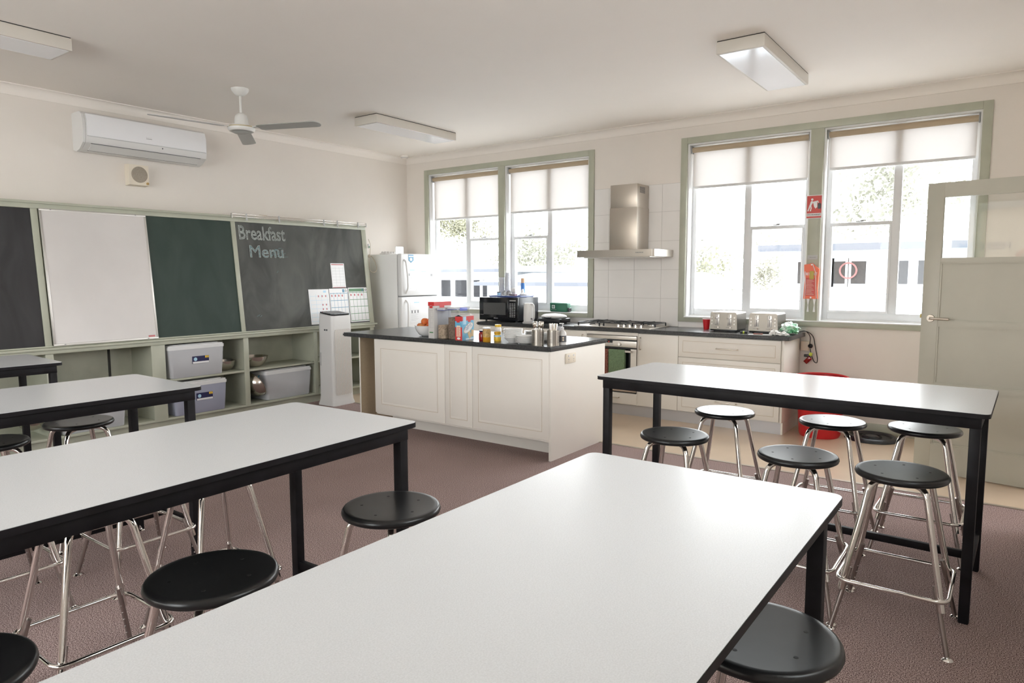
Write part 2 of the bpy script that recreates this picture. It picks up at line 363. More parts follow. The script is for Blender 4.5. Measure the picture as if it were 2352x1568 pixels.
def tag(o, label=None, cat=None, group=None, kind=None):
    if label: o['label'] = label
    if cat: o['category'] = cat
    if group: o['group'] = group
    if kind: o['kind'] = kind
    return o
def thing(name, label, cat, loc=(0, 0, 0), rz=0, group=None):
    o = bpy.data.objects.new(name, None); sc.collection.objects.link(o); o.location = loc; o.rotation_euler = (0, 0, rz)
    return tag(o, label, cat, group)
def struct(o): o['kind'] = 'structure'; return o
def sempty(name, loc=(0, 0, 0)):
    o = bpy.data.objects.new(name, None); sc.collection.objects.link(o); o.location = loc; o['kind'] = 'structure'; return o
def dup(root, loc, rz=None, label=None, group=None, parent=None):
    def cp(o, par):
        c = o.copy(); sc.collection.objects.link(c); c.parent = par
        for ch in list(o.children): cp(ch, c)
        return c
    r = cp(root, parent); r.location = loc
    if rz is not None: r.rotation_euler = (0, 0, rz)
    if label: r['label'] = label
    if group: r['group'] = group
    return r
def basis(X, Y, o=(0, 0, 0)):
    X = Vector(X).normalized(); Y = Vector(Y).normalized(); Z = X.cross(Y); o = Vector(o)
    return Matrix(((X.x, Y.x, Z.x, o.x), (X.y, Y.y, Z.y, o.y), (X.z, Y.z, Z.z, o.z), (0, 0, 0, 1)))
FRONT = lambda x, y, z: basis((1, 0, 0), (0, 0, 1), (x, y, z))      # faces -y
EAST = lambda x, y, z: basis((0, 1, 0), (0, 0, 1), (x, y, z))       # faces +x
def text(name, s, width, T, m, parent, height=None, bold=0.0, outline=None, extr=0.0006, align='LEFT'):
    cu = bpy.data.curves.new(name, 'FONT'); cu.body = s; cu.size = 1.0; cu.align_x = align; cu.offset = bold; cu.resolution_u = 3
    if outline: cu.fill_mode = 'NONE'; cu.bevel_depth = outline; cu.bevel_resolution = 0
    ob = bpy.data.objects.new(name, cu); sc.collection.objects.link(ob)
    bpy.context.view_layer.update()
    me = bpy.data.meshes.new_from_object(ob.evaluated_get(bpy.context.evaluated_depsgraph_get()))
    sc.collection.objects.unlink(ob); bpy.data.objects.remove(ob)
    xs = [v.co.x for v in me.vertices]; ys = [v.co.y for v in me.vertices]
    kx = width/(max(xs)-min(xs)); ky = (height/(max(ys)-min(ys))) if height else kx
    ox, oy = min(xs), min(ys); zmin = min(v.co.z for v in me.vertices)
    for v in me.vertices: v.co = Vector(((v.co.x-ox)*kx, (v.co.y-oy)*ky, (v.co.z-zmin)*min(kx, 0.4)+extr))
    me.transform(T); me.materials.clear(); me.materials.append(M[m])
    o = bpy.data.objects.new(name, me); sc.collection.objects.link(o); o.parent = parent
    return o

# ------------------------------------------------------------------ room shell
XR, YS, HC = 7.27, -9.5, 3.08
YV = -1.755
struct(G().box(0, XR, YV, 0, -0.12, 0).obj('floor', 'vinyl', smooth=False))
struct(G().box(0, XR, YS, YV, -0.12, 0).obj('floor_carpet', 'carpet', smooth=False))
struct(G().box(0, XR, YV-0.014, YV+0.014, 0.0, 0.004).obj('trim_1', 'strip', smooth=False))
struct(G().box(-0.2, XR+0.2, YS-0.2, 0.2, HC, HC+0.15).obj('ceiling', 'ceiling', smooth=False))
struct(G().box(-0.2, 0, YS-0.2, 0.2, -0.12, HC).obj('wall_left', 'wall', smooth=False))
g = G()
W1, W2 = (0.42, 2.925), (4.105, 6.65); ZB, ZT = 1.02, 2.82
g.box(0, XR+0.2, 0, 0.2, -0.12, ZB).box(0, XR+0.2, 0, 0.2, ZT, HC).box(0, W1[0], 0, 0.2, ZB, ZT).box(W1[1], W2[0], 0, 0.2, ZB, ZT).box(W2[1], XR+0.2, 0, 0.2, ZB, ZT)
struct(g.obj('wall_back', 'wall', smooth=False))
g = G(); DY0, DY1, DZ = -2.12, -1.24, 2.14
g.box(XR, XR+0.2, YS-0.2, -5.75, -0.12, HC).box(XR, XR+0.2, -4.25, DY0, -0.12, HC).box(XR, XR+0.2, -5.75, -4.25, -0.12, 1.5).box(XR, XR+0.2, -5.75, -4.25, 2.7, HC).box(XR, XR+0.2, DY1, 0, -0.12, HC).box(XR, XR+0.2, DY0, DY1, DZ, HC).box(XR, XR+0.2, DY0, DY1, -0.12, 0)
struct(g.obj('wall_right', 'wall', smooth=False))
g = G(); g.box(0, XR, YS-0.2, YS, -0.12, 0.85).box(0, XR, YS-0.2, YS, 2.75, HC).box(0, 1.2, YS-0.2, YS, 0.85, 2.75).box(6.0, XR, YS-0.2, YS, 0.85, 2.75)
struct(g.obj('wall_front', 'wall', smooth=False))
# cornices: coved plaster, two little steps
def cove(d=0.075, h=0.082):
    return [(0, HC-h-0.004), (0.008, HC-h-0.004), (0.008, HC-h+0.006)] + [(0.008+(d-0.018)*(1-math.cos(t)), HC-h+0.006+(h-0.014)*math.sin(t)) for t in [PI/2*i/6 for i in range(1, 7)]] + [(d, HC-0.008), (d, HC), (0, HC)]
struct(G().prism([(-a, b) for a, b in cove()], 0, XR, 'x').obj('trim_2', 'ceiling'))
struct(G().prism(cove(), YS, 0, 'y').obj('trim_3', 'ceiling'))
struct(G().prism([(XR-a, b) for a, b in cove()], YS, 0, 'y').obj('trim_4', 'ceiling'))
struct(G().box(5.40, XR, -0.016, 0, 0, 0.095, bev=0.003).obj('baseboard_back', 'green'))
struct(G().box(XR-0.016, XR, YS, DY0-0.08, 0, 0.095, bev=0.003).obj('baseboard_right', 'green'))
# splash tiles behind the hob
g = G(); g.box(2.998, 4.04, -0.006, 0, 0.91, 2.434, 'grout')
xs = [3.0, 3.19, 3.51, 3.83, 4.038]; zs = [0.912, 1.21, 1.52, 1.83, 2.14, 2.432]
for i in range(4):
    for j in range(5): g.box(xs[i]+0.0015, xs[i+1]-0.0015, -0.010, -0.004, zs[j]+0.0015, zs[j+1]-0.0015, 'tile')
g.box(4.04, 5.335, -0.008, 0, 0.91, 0.966, 'tile'); g.box(1.0, 2.998, -0.008, 0, 0.91, 0.966, 'tile')
struct(g.obj('trim_5', smooth=False))

def make_window(name, x0, x1, unit, rails):
    root = sempty(name, (x0, 0, 0))
    L = x1-x0
    g = G(); Z0, Z1 = 0.967, 2.884
    g.box(0, 0.07, -0.022, 0.0, Z0, Z1, bev=0.003).box(L-0.07, L, -0.022, 0, Z0, Z1, bev=0.003)
    g.box(0.07, L-0.07, -0.022, 0, ZT, Z1, bev=0.003).box(0.07, L-0.07, -0.022, 0, Z0, ZB-0.006, bev=0.003)
    a, b = unit[0][1]-x0, unit[1][0]-x0
    g.box(a, b, -0.022, 0.19, ZB, ZT, bev=0.003)
    g.obj('window_frame', 'green', root)
    G().box(0.07, L-0.07, -0.034, 0.10, ZB-0.006, ZB+0.006, bev=0.002).obj('window_sill', 'white', root)
    for k, (u0, u1) in enumerate(unit):
        u0 -= x0; u1 -= x0
        g = G(); t = 0.016                                      # white lining of the recess
        g.box(u0, u0+t, 0.0, 0.19, ZB+0.006, ZT).box(u1-t, u1, 0.0, 0.19, ZB+0.006, ZT).box(u0+t, u1-t, 0.0, 0.19, ZT-t, ZT).box(u0+t, u1-t, 0.10, 0.19, ZB-0.01, ZB+0.02)
        g.obj('jamb_lining', 'white', root, smooth=False)
        mid = (u0+u1)/2 + 0.0
        s = G(); y0, y1 = 0.105, 0.145; c = 0.045
        s.box(u0+t, u0+t+c, y0, y1, ZB+0.02, ZT-t, bev=0.003).box(u1-t-c, u1-t, y0, y1, ZB+0.02, ZT-t, bev=0.003)
        s.box(u0+t+c, u1-t-c, y0, y1, ZT-t-c, ZT-t, bev=0.003).box(u0+t+c, u1-t-c, y0, y1, ZB+0.02, ZB+0.085, bev=0.003)
        s.box(mid-0.034, mid+0.034, y0-0.006, y1, ZB+0.085, ZT-t-c, bev=0.003)
        a, b = (mid+0.034, u1-t-c) if rails[k] == 'R' else (u0+t+c, mid-0.034)
        s.box(a, b, y0-0.01, y1, 1.915, 1.948, bev=0.003)
        s.box(a, a+0.018, y0-0.008, y1, ZB+0.085, 1.915).box(b-0.018, b, y0-0.008, y1, ZB+0.085, 1.915).box(a+0.018, b-0.018, y0-0.008, y1, ZB+0.085, ZB+0.105)
        s.obj('sash', 'sash', root)
        h = G(); m_ = (a+b)/2; h.box(m_-0.035, m_+0.03, y0-0.03, y0-0.012, 1.949, 1.957, bev=0.002).box(m_+0.0, m_+0.05, y0-0.035, y0-0.018, 1.957, 1.964, bev=0.002)
        h.obj('sash_latch', 'grey', root)
        p = G(); p.box(u0+t+c, mid-0.034, 0.122, 0.126, ZB+0.085, ZT-t-c).box(mid+0.034, u1-t-c, 0.122, 0.126, ZB+0.085, ZT-t-c)
        p.obj('window_pane', 'glass', root, smooth=False)
    return root
U1 = [(0.42, 1.621), (1.717, 2.925)]; U2 = [(4.105, 5.317), (5.432, 6.65)]
make_window('window_1', 0.35, 2.995, U1, 'RL')
make_window('window_2', 4.035, 6.717, U2, 'RL')
root = sempty('window_3', (1.2, YS, 0)); g = G()
g.box(0, 4.8, -0.12, 0.02, 0.85, 0.90).box(0, 4.8, -0.12, 0.02, 2.70, 2.75)
for i in range(5): g.box(i*1.1875, i*1.1875+0.05, -0.12, 0.02, 0.90, 2.70)
g.obj('window_frame', 'green', root, smooth=False)
G().box(0.05, 4.75, -0.06, -0.056, 0.9, 2.7).obj('window_pane', 'glass', root, smooth=False)

root = sempty('window_added_east', (XR, -5.75, 0)); g = G()  # unseen east window, added to brighten the surfaces that face it
g.box(-0.02, 0.12, 0, 1.5, 1.5, 1.55).box(-0.02, 0.12, 0, 1.5, 2.65, 2.7)
for i in range(3): g.box(-0.02, 0.12, i*0.725, i*0.725+0.05, 1.55, 2.65)
g.obj('window_frame', 'green', root, smooth=False)
G().box(0.05, 0.054, 0.05, 1.45, 1.55, 2.65).obj('window_pane', 'glass', root, smooth=False)

# roller blinds, each hung inside its recess
bl = [(U1[0], 2.222, 'sheer cream roller blind in leftmost window bay beside the fridge'), (U1[1], 2.245, 'sheer cream roller blind in window bay left of the range hood'),
      (U2[0], 2.375, 'sheer cream roller blind in window bay right of the range hood'), (U2[1], 2.445, 'sheer cream roller blind in window bay behind the green door')]
for (a, b), zb, lab in bl:
    t = thing('roller_blind', lab, 'blind', (a+0.02, 0.055, 0), 0, 'roller blinds in the window recesses'); L = b-a-0.04
    G().cyl((0.012, 0, 2.762), (L-0.012, 0, 2.762), 0.027, n=20).obj('roller_tube', 'roller', t)
    G().box(0.018, L-0.018, 0.014, 0.016, zb+0.01, 2.762).obj('blind_fabric', 'blind', t, smooth=False)
    G().box(0.018, L-0.018, 0.006, 0.024, zb-0.012, zb+0.014, bev=0.005).obj('bottom_bar', 'lidplastic', t)
    G().box(0, 0.012, -0.03, 0.03, 2.725, 2.80, bev=0.003).box(L-0.012, L, -0.03, 0.03, 2.725, 2.80, bev=0.003).obj('bracket', 'grey', t)
    G().tube(fillet([(0.008, -0.02, 2.76), (0.008, -0.03, 2.0), (0.008, -0.035, 1.70), (0.018, -0.035, 1.66), (0.026, -0.035, 1.70), (0.02, -0.03, 2.0), (0.012, -0.02, 2.76)], 0.05), 0.0022, 6).obj('bead_chain', 'lidplastic', t)

# ------------------------------------------------------------------ door, open into the room
DW, DH = 0.875, 2.11
door = sempty('door_1', (7.259, -1.250, 0.008)); door.rotation_euler = (0, 0, math.radians(180-9.0))
# local: x from hinge (0) to free edge (DW); camera sees the local +y side
def door_leaf():
    g = G(); d = 0.038; st = 0.105; y0, y1 = -d/2, d/2
    g.box(0, st, y0, y1, 0, DH, bev=0.002).box(DW-st, DW, y0, y1, 0, DH, bev=0.002)
    zr = [(0, 0.212), (0.632, 0.662), (1.088, 1.120), (1.543, 1.575), (DH-0.105, DH)]
    for a, b in zr: g.box(st, DW-st, y0, y1, a, b)
    for a, b in ((0.212, 0.632), (0.662, 1.088), (1.120, 1.543)):
        g.box(st, DW-st, -0.004, 0.004, a, b)
        for s in (-1, 1):                                  # mouldings round each panel
            m0, m1 = (0.003, 0.0150) if s > 0 else (-0.0150, -0.003)
            g.box(st, st+0.010, m0, m1, a, b).box(DW-st-0.010, DW-st, m0, m1, a, b).box(st, DW-st, m0, m1, a, a+0.010).box(st, DW-st, m0, m1, b-0.010, b)
    return g
g = door_leaf(); g.obj('door_leaf', 'doorgreen', door)
G().box(0.105, DW-0.105, -0.003, 0.003, 1.575, DH-0.105).obj('door_glass', 'glass', door, smooth=False)
hx, hz = DW-0.062, 1.138
for s_ in (1, -1):
    nm = G(); nm.cyl((hx, 0.019*s_, hz), (hx, 0.030*s_, hz), 0.027, 0.025, 28)
    pts = fillet([(hx, 0.03*s_, hz), (hx, 0.062*s_, hz), (hx-0.125, 0.062*s_, hz-0.002)], 0.02, 6); nm.tube(pts, 0.0095, 12)
    nm.obj('door_handle', 'steelv', door)
G().box(DW-0.001, DW+0.012, -0.008, 0.008, hz-0.0, hz+0.03, bev=0.003).obj('door_latch', 'brass', door)
g = G()
for z in (0.25, 1.05, 1.85): g.cyl((0, 0.019, z-0.045), (0, 0.019, z+0.045), 0.006, n=10)
g.obj('door_hinge', 'alu', door)
# architrave of the doorway
g = G(); y0, y1 = DY0, DY1
g.box(XR-0.02, XR+0.2, y0-0.07, y0, 0, DZ+0.07).box(XR-0.02, XR+0.2, y1, y1+0.07, 0, DZ+0.07).box(XR-0.02, XR+0.2, y0, y1, DZ, DZ+0.07)
struct(g.obj('trim_6', 'green', smooth=False))

# ------------------------------------------------------------------ tables
TL, TW, TH = 1.824, 0.744, 0.906
def make_table():
    t = thing('work_table', 'x', 'table'); a, b = TL/2, TW/2
    G().prism(rrect(-a, a, -b, b, 0.035, 6), TH-0.020, TH-0.0015, 'z', 'black').prism(rrect(-a+0.001, a-0.001, -b+0.001, b-0.001, 0.035, 6), TH-0.0014, TH, 'z', 'laminate').obj('tabletop', None, t)
    g = G(); i, h, th = 0.03, 0.05, 0.025
    z0, z1 = TH-0.02-h, TH-0.02
    g.box(-a+i, a-i, -b+i, -b+i+th, z0, z1, bev=0.002).box(-a+i, a-i, b-i-th, b-i, z0, z1, bev=0.002)
    g.box(-a+i, -a+i+th, -b+i+th, b-i-th, z0, z1, bev=0.002).box(a-i-th, a-i, -b+i+th, b-i-th, z0, z1, bev=0.002)
    g.obj('apron', 'black', t)
    lw = 0.04
    for sx_ in (-1, 1):
        for sy_ in (-1, 1):
            x, y = sx_*(a-i-lw/2-0.001), sy_*(b-i-lw/2-0.001)
            G().box(x-lw/2, x+lw/2, y-lw/2, y+lw/2, 0.004, z0+0.02, bev=0.003).box(x-lw/2+0.003, x+lw/2-0.003, y-lw/2+0.003, y+lw/2-0.003, 0, 0.004).obj('leg', 'black', t)
    for sx_ in (-1, 1):
        x = sx_*(a-i-lw/2); G().box(x-0.0125, x+0.0125, -b+i+lw, b-i-lw, 0.165, 0.20, bev=0.002).obj('end_rail', 'black', t)
    G().box(-a+i+lw/2+0.0125, a-i-lw/2-0.0125, -0.0125, 0.0125, 0.165, 0.20, bev=0.002).obj('long_rail', 'black', t)
    return t
tables = [
    (5.9858, -3.2905, -1.0432, 'grey-topped black work table parallel to the windows, sky glare across its top'),
    (6.2426, -6.0198, 89.82, 'nearest grey-topped work table filling the bottom centre, corner stools under it'),
    (4.7571, -6.0222, 91.6068, 'second grey-topped work table in from the camera, two stools pushed under its near side'),
    (3.2142, -6.0282, 89.1013, 'third grey-topped work table, corner in front of the lower storage tub'),
    (1.4854, -6.0167, 86.7292, 'farthest grey-topped work table, tucked beneath the left blackboard')]
tp = make_table()
for k, (x, y, r, lab) in enumerate(tables):
    if k == 0: tp.location = (x, y, 0); tp.rotation_euler = (0, 0, math.radians(r)); tag(tp, lab, group='work tables')
    else: dup(tp, (x, y, 0), math.radians(r), lab, 'work tables')

# ------------------------------------------------------------------ stools
def make_stool(H=0.66):
    t = thing('stool', 'x', 'stool'); r = 0.174
    s = G().lathe([(0, H-0.0035), (r*0.86, H-0.001), (r*0.93, H), (r*0.965, H-0.002), (r*0.99, H-0.008), (r, H-0.016), (r*0.985, H-0.023), (r*0.95, H-0.027), (0, H-0.027)], 64).obj('seat', 'seat', t)
    for k in range(5):
        a = math.radians(90+72*k+2); h = G(); h.lathe([(0, 0.0006), (0.0048, 0.0006), (0.0058, -0.0004)], 14, c=(0.106*math.cos(a), 0.106*math.sin(a), H-0.0018)); h.obj('screw_hole', 'hole', s)
    for sx_ in (-1, 1):
        for sy_ in (-1, 1):
            P = lambda q, z: (sx_*q, sy_*q, z)
            zt = H-0.040
            path = fillet([P(0.035, zt), P(0.098, zt), P(0.098+0.112*(zt-0.17)/zt, 0.17)], 0.045, 7)
            l = G().tube(path, 0.0125, 14).obj('leg', 'chrome', t)
            f = G().tube([P(0.098+0.112*(zt-0.26)/zt-0.012, 0.26), P(0.210-0.004, 0.012)], 0.0095, 12)
            d = Vector((sx_, sy_, 0)).normalized()
            for k in range(7):
                z = 0.05+0.032*k; q = 0.098+0.112*(zt-z)/zt-0.008
                f.sphere(Vector(P(q, z))-d*0.0085, 0.0042, nu=8, nv=6)
            f.obj('leg_extension', 'chromedark', l)
            G().lathe([(0, 0.0), (0.019, 0.0), (0.0205, 0.003), (0.017, 0.007), (0.008, 0.011), (0.006, 0.016), (0, 0.016)], 20, c=P(0.208, 0)).obj('glide', 'chrome', l)
    q = 0.197; ring = fillet([(-q, -q, 0.215), (q, -q, 0.215), (q, q, 0.215), (-q, q, 0.215)], 0.055, 6, True)
    G().tube(ring, 0.0085, 12, closed=True).obj('foot_ring', 'chrome', t)
    return t
A_ = 'stools along the windowside work table'; B_ = 'stools between the nearest and second tables'; C_ = 'stools between the second and third tables'; D_ = 'stools beyond the third table'
stools = [
    (6.602, -3.803, 0, A_, 'black stool with all chrome legs showing, at the right front corner of the windowside table'),
    (6.184, -3.768, 36, A_, 'middle black stool of the three in front of the windowside table'),
    (5.573, -3.720, 30, A_, 'black stool beside the left leg of the windowside table, in front of it'),
    (5.575, -2.977, 8, A_, 'glare-topped stool in front of the kitchen drawers, on the kitchen side of the windowside table'),
    (6.158, -2.905, 33, A_, 'glare-topped stool in front of the red bin, on the kitchen side of the windowside table'),
    (6.592, -2.807, 0, A_, 'glare-topped stool in front of the green door, on the kitchen side of the windowside table'),
    (6.518, -5.464, 20, 'stool at the nearest table', 'grey-lit black stool half under the right edge of the nearest table'),
    (5.207, -6.023, 10, B_, 'large black stool seat in the lower left, middle of the row beside the nearest table'),
    (5.199, -5.344, 50, B_, 'black stool beside the far corner of the nearest table, alone on open carpet'),
    (5.199, -6.620, 0, B_, 'black stool seat cut by the bottom left corner of the frame'),
    (4.335, -5.985, 0, B_, 'chrome stool pushed under the second table, its foot ring in full view at lower left'),
    (4.270, -5.480, 0, B_, 'chrome stool pushed under the second table behind the large black seat'),
    (3.490, -5.430, 0, C_, 'chrome stool behind the second table, its legs framed between table legs'),
    (3.430, -6.000, 0, C_, 'chrome stool behind the second table at the left edge of the frame'),
    (2.716, -5.370, 25, D_, 'olive-lit black stool standing in front of the third table leg beside the white tub'),
    (2.894, -5.850, 0, D_, 'dark stool seat cut by the left frame edge, between second and third tables'),
    (2.10, -5.72, 0, D_, 'chrome stool legs glimpsed under the third table at the left edge')]
sp = make_stool()
for k, (x, y, r, gr, lab) in enumerate(stools):
    if k == 0: sp.location = (x, y, 0); sp.rotation_euler = (0, 0, 0); tag(sp, lab, group=gr)
    else:
        d = dup(sp, (x, y, 0), 0, lab, gr)
        for ch in d.children:
            if ch.name.startswith('seat'): ch.rotation_euler = (0, 0, math.radians(r))

# ------------------------------------------------------------------ left wall: shelving below, sloped boards above
YE = -1.06; SL = (0.4415-0.3077)/(2.0844-0.8695); PH = math.atan(SL)
def BP(y, z, off=0.0):     # a point on the sloped board plane
    return Vector((0.3077+(2.0844-z)*SL + off*math.cos(PH), y, z+off*math.sin(PH)))
BY = lambda y, z, off=0.0: basis((0, 1, 0), (-math.sin(PH), 0, math.cos(PH)), BP(y, z, off))
t = thing('shelving_unit', 'long sage green built-in open shelving under the blackboards', 'shelving', (0, 0, 0)); YB = -9.3
posts = [(-7.45, -7.39), (-5.95, -5.89), (-4.714, -4.653), (-3.844, -3.714), (-2.888, -2.83), (-1.995, -1.945), (YE-0.075, YE-0.01)]
G().box(0.004, 0.40, YB, YE, 0, 0.085).obj('plinth', 'greendark', t, smooth=False)
G().box(0.004, 0.44, YB, YE, 0.085, 0.107, bev=0.002).obj('bottom_board', 'green', t)
G().box(0.004, 0.022, YB, YE, 0.107, 0.83).obj('back_panel', 'greendark', t, smooth=False)
g = G(); g.box(0.004, 0.452, YB, YE, 0.818, 0.850, bev=0.003).box(0.004, 0.468, YB, YE+0.03, 0.850, 0.872, bev=0.005); g.obj('ledge', 'green', t)
for a, b in posts: G().box(0.022, 0.43, a+0.012, b-0.012, 0.107, 0.818).box(0.43, 0.442, a, b, 0.095, 0.818, bev=0.002).obj('divider', 'green', t)
G().box(0.022, 0.030, -4.05, -4.03, 0.107, 0.818).obj('back_gap', 'darkgap', t)
for a, b in ((-3.714, -2.888), (-2.83, -1.995), (-1.945, YE-0.075)): G().box(0.022, 0.436, a-0.01, b+0.01, 0.456, 0.476, bev=0.002).obj('shelf', 'green', t)

fr = thing('board_frame', 'sage green timber frame holding the sloped row of boards', 'frame', (0, 0, 0))
lo = BP(0, 0.872); hi = BP(0, 2.086)
G().prism([(0.004, 0.8725), (lo.x-0.022, 0.8725), (hi.x-0.022, 2.08), (0.004, 2.08)], YB, YE, 'y').obj('backing', 'green', fr, smooth=False)
def strip(y0, y1, z0, z1, t0, t1, m=None, g=None, bev=0.002):
    g = g or G(); T = BY(y0, z0, 0); h = (z1-z0)/math.cos(PH)
    return g.box(0, y1-y0, 0, h, t0, t1, m, bev=bev, T=T)
strip(YB, YE, 2.032, 2.088, -0.024, 0.0).obj('top_rail', 'green', fr)
strip(YB, YE, 2.072, 2.092, 0.0005, 0.014).obj('top_bead', 'green', fr)
strip(YB, YE, 0.874, 0.886, -0.02, 0.004).obj('bottom_rail', 'green', fr)
for a, b in ((-6.62, -6.56), (-4.706, -4.656), (-2.898, -2.851), (-1.128, YE)): strip(a, b, 0.886, 2.032, -0.022, -0.001).obj('upright', 'green', fr)
def board(name, lab, y0, y1, m, t1=-0.010):
    T = BY(y0+0.001, 0.8875, 0); o = G().box(0, y1-y0-0.002, 0, (2.0305-0.8875)/math.cos(PH), -0.0215, t1).obj(name, m, smooth=False)
    o.data.transform(T); return tag(o, lab, 'chalkboard', 'chalkboards along the left wall')
board('blackboard', 'dark grey blackboard cut by the left frame edge', -6.56, -4.706, 'blackboard2')
board('blackboard', 'plain dark green chalkboard between the whiteboard and the menu blackboard', -3.772, -2.898, 'greenboard')
menu = board('blackboard', 'smudged grey blackboard with chalked breakfast heading and posters', -2.851, -1.128, 'blackboard')
wbd = thing('whiteboard', 'cream-white whiteboard in a thin frame, leaning among the blackboards', 'whiteboard', (0, 0, 0))
T = BY(-4.650, 0.880, 0); Lw, Hw = 0.876, (2.034-0.880)/math.cos(PH)
G().box(0.012, Lw-0.012, 0.012, Hw-0.012, 0.004, 0.012, T=T).obj('writing_surface', 'whiteboard', wbd, smooth=False)
g = G()
for b_ in ((0, Lw, 0, 0.018), (0, Lw, Hw-0.018, Hw), (0, 0.018, 0.018, Hw-0.018), (Lw-0.018, Lw, 0.018, Hw-0.018)): g.box(b_[0], b_[1], b_[2], b_[3], 0.001, 0.016, bev=0.002, T=T)
g.obj('frame', 'alu', wbd)
G().box(Lw-0.09, Lw-0.03, 0.022, 0.037, 0.0121, 0.0128, T=T).obj('maker_sticker', 'paperred', wbd)
for q, (a, b) in enumerate(((0.08, 0.005), (Lw-0.10, 0.005), (0.08, Hw-0.012), (Lw-0.10, Hw-0.012))): G().box(a, a+0.012, b, b+0.008, 0.016, 0.018, T=T).obj('screw', 'grey', wbd)
# chalk lettering on the menu board
for s_, wd, ht, y, z, mf in (('Breakfast', 0.56, 0.145, -2.812, 1.852, 'chalkfill'), ('Menu', 0.41, 0.125, -2.705, 1.665, 'chalkblue')):
    text('chalk_lettering', s_, wd, BY(y, z, -0.0098), mf, menu, height=ht, bold=0.0, extr=0.0)
    text('chalk_outline', s_, wd+0.008, BY(y-0.004, z-0.004, -0.0095), 'chalk', menu, height=ht+0.008, bold=0.0, outline=0.016, extr=0.0)
g = G()
for k in range(26):
    a, b = random.uniform(-2.47, -2.28), random.uniform(1.67, 1.77); L = random.uniform(0.02, 0.05); p0 = BP(a, b, -0.0092); p1 = BP(a+L, b+random.uniform(-0.01, 0.03), -0.0092); g.tube([p0, p1], 0.0016, 5)
for a, b in ((-2.70, 1.03), (-2.68, 1.035), (-2.66, 1.025), (-2.40, 1.50)): g.tube([BP(a, b, -0.0092), BP(a+0.02, b+0.02, -0.0092)], 0.0016, 5)
g.obj('chalk_smudge', 'chalkblue', menu)
# posters
def poster(lab, y0, z0, y1, z1, kind, tilt=0.0):
    w_, h_ = y1-y0, (z1-z0)/math.cos(PH); T = BY(y0, z0, -0.0085) @ Matrix.Rotation(math.radians(tilt), 4, 'Z')
    t = thing('poster', lab, 'poster', (0, 0, 0), 0, 'laminated sheets pinned to the menu blackboard')
    G().box(0, w_, 0, h_, 0, 0.0012, T=T).obj('sheet', 'paper', t, smooth=False)
    def r(x0, x1, y0_, y1_, m, n): G().box(x0*w_, x1*w_, y0_*h_, y1_*h_, 0.0013, 0.0017, T=T).obj(n, m, t, smooth=False)
    if kind == 'green' or kind == 'blue':
        c = 'papergreen' if kind == 'green' else 'paperblue'; g = G()
        def q(x0, x1, a, b): g.box(x0*w_, x1*w_, a*h_, b*h_, 0.0013, 0.0016, T=T)
        for i in range(6): q(0.03+i*0.186, 0.042+i*0.186, 0.04, 0.88)
        for j in range(5): q(0.03, 0.97, 0.03+j*0.205, 0.045+j*0.205)
        g.obj('grid', c, t, smooth=False)
        if kind == 'green': r(0.03, 0.82, 0.885, 0.975, 'papergreen', 'header_band'); r(0.70, 0.76, 0.885, 0.975, 'paperblue', 'header_mark')
        else: r(0.70, 0.82, 0.885, 0.975, 'paperblue', 'header_band')
        g = G(); T2 = T @ Matrix.Translation((0.90*w_, 0.93*h_, 0.0013)); g.lathe([(0.008, 0), (0.008, 0.0006), (0.014, 0.0006), (0.014, 0)], 18, T=T2); g.obj('round_badge', 'ink', t)
        g = G()
        for i in range(4): g.box((0.09+i*0.186)*w_, (0.15+i*0.186)*w_, 0.76*h_, 0.82*h_, 0.0013, 0.0018, T=T)
        g.obj('portrait', 'paperred', t, smooth=False)
    else:
        g = G()
        for j in range(7): g.box(0.05*w_, 0.95*w_, (0.08+j*0.12)*h_, (0.086+j*0.12)*h_, 0.0013, 0.0016, T=T)
        for i in range(4): g.box((0.05+i*0.28)*w_, (0.057+i*0.28)*w_, 0.06*h_, 0.86*h_, 0.0013, 0.0016, T=T)
        g.obj('grid', 'paperpale' if kind == 'pale' else 'inkgrey', t, smooth=False)
        if kind == 'red': r(0.03, 0.97, 0.005, 0.03, 'paperred', 'footer_band'); r(0.05, 0.95, 0.93, 0.97, 'paperred', 'header_band')
        else:
            r(0.72, 0.86, 0.90, 0.96, 'paperpale', 'header_mark'); g = G()
            for i, j in ((3, 5), (4, 5), (2, 5), (3, 3), (4, 3), (3, 2), (4, 2)): g.box((0.08+i*0.18)*w_, (0.13+i*0.18)*w_, (0.15+j*0.125)*h_, (0.20+j*0.125)*h_, 0.0013, 0.0018, T=T)
            g.obj('portrait', 'paperred', t, smooth=False)
    return t
poster('white and red printed sheet above the three posters on the blackboard', -1.655, 1.322, -1.452, 1.612, 'red')
poster('pale washed-out poster, leftmost of the three behind the air purifier', -2.008, 0.905, -1.720, 1.308, 'pale')
poster('blue-gridded poster between the pale one and the green one', -1.712, 0.905, -1.434, 1.312, 'blue')
poster('green-gridded poster nearest the right end of the blackboard', -1.424, 0.902, -1.118, 1.318, 'green')
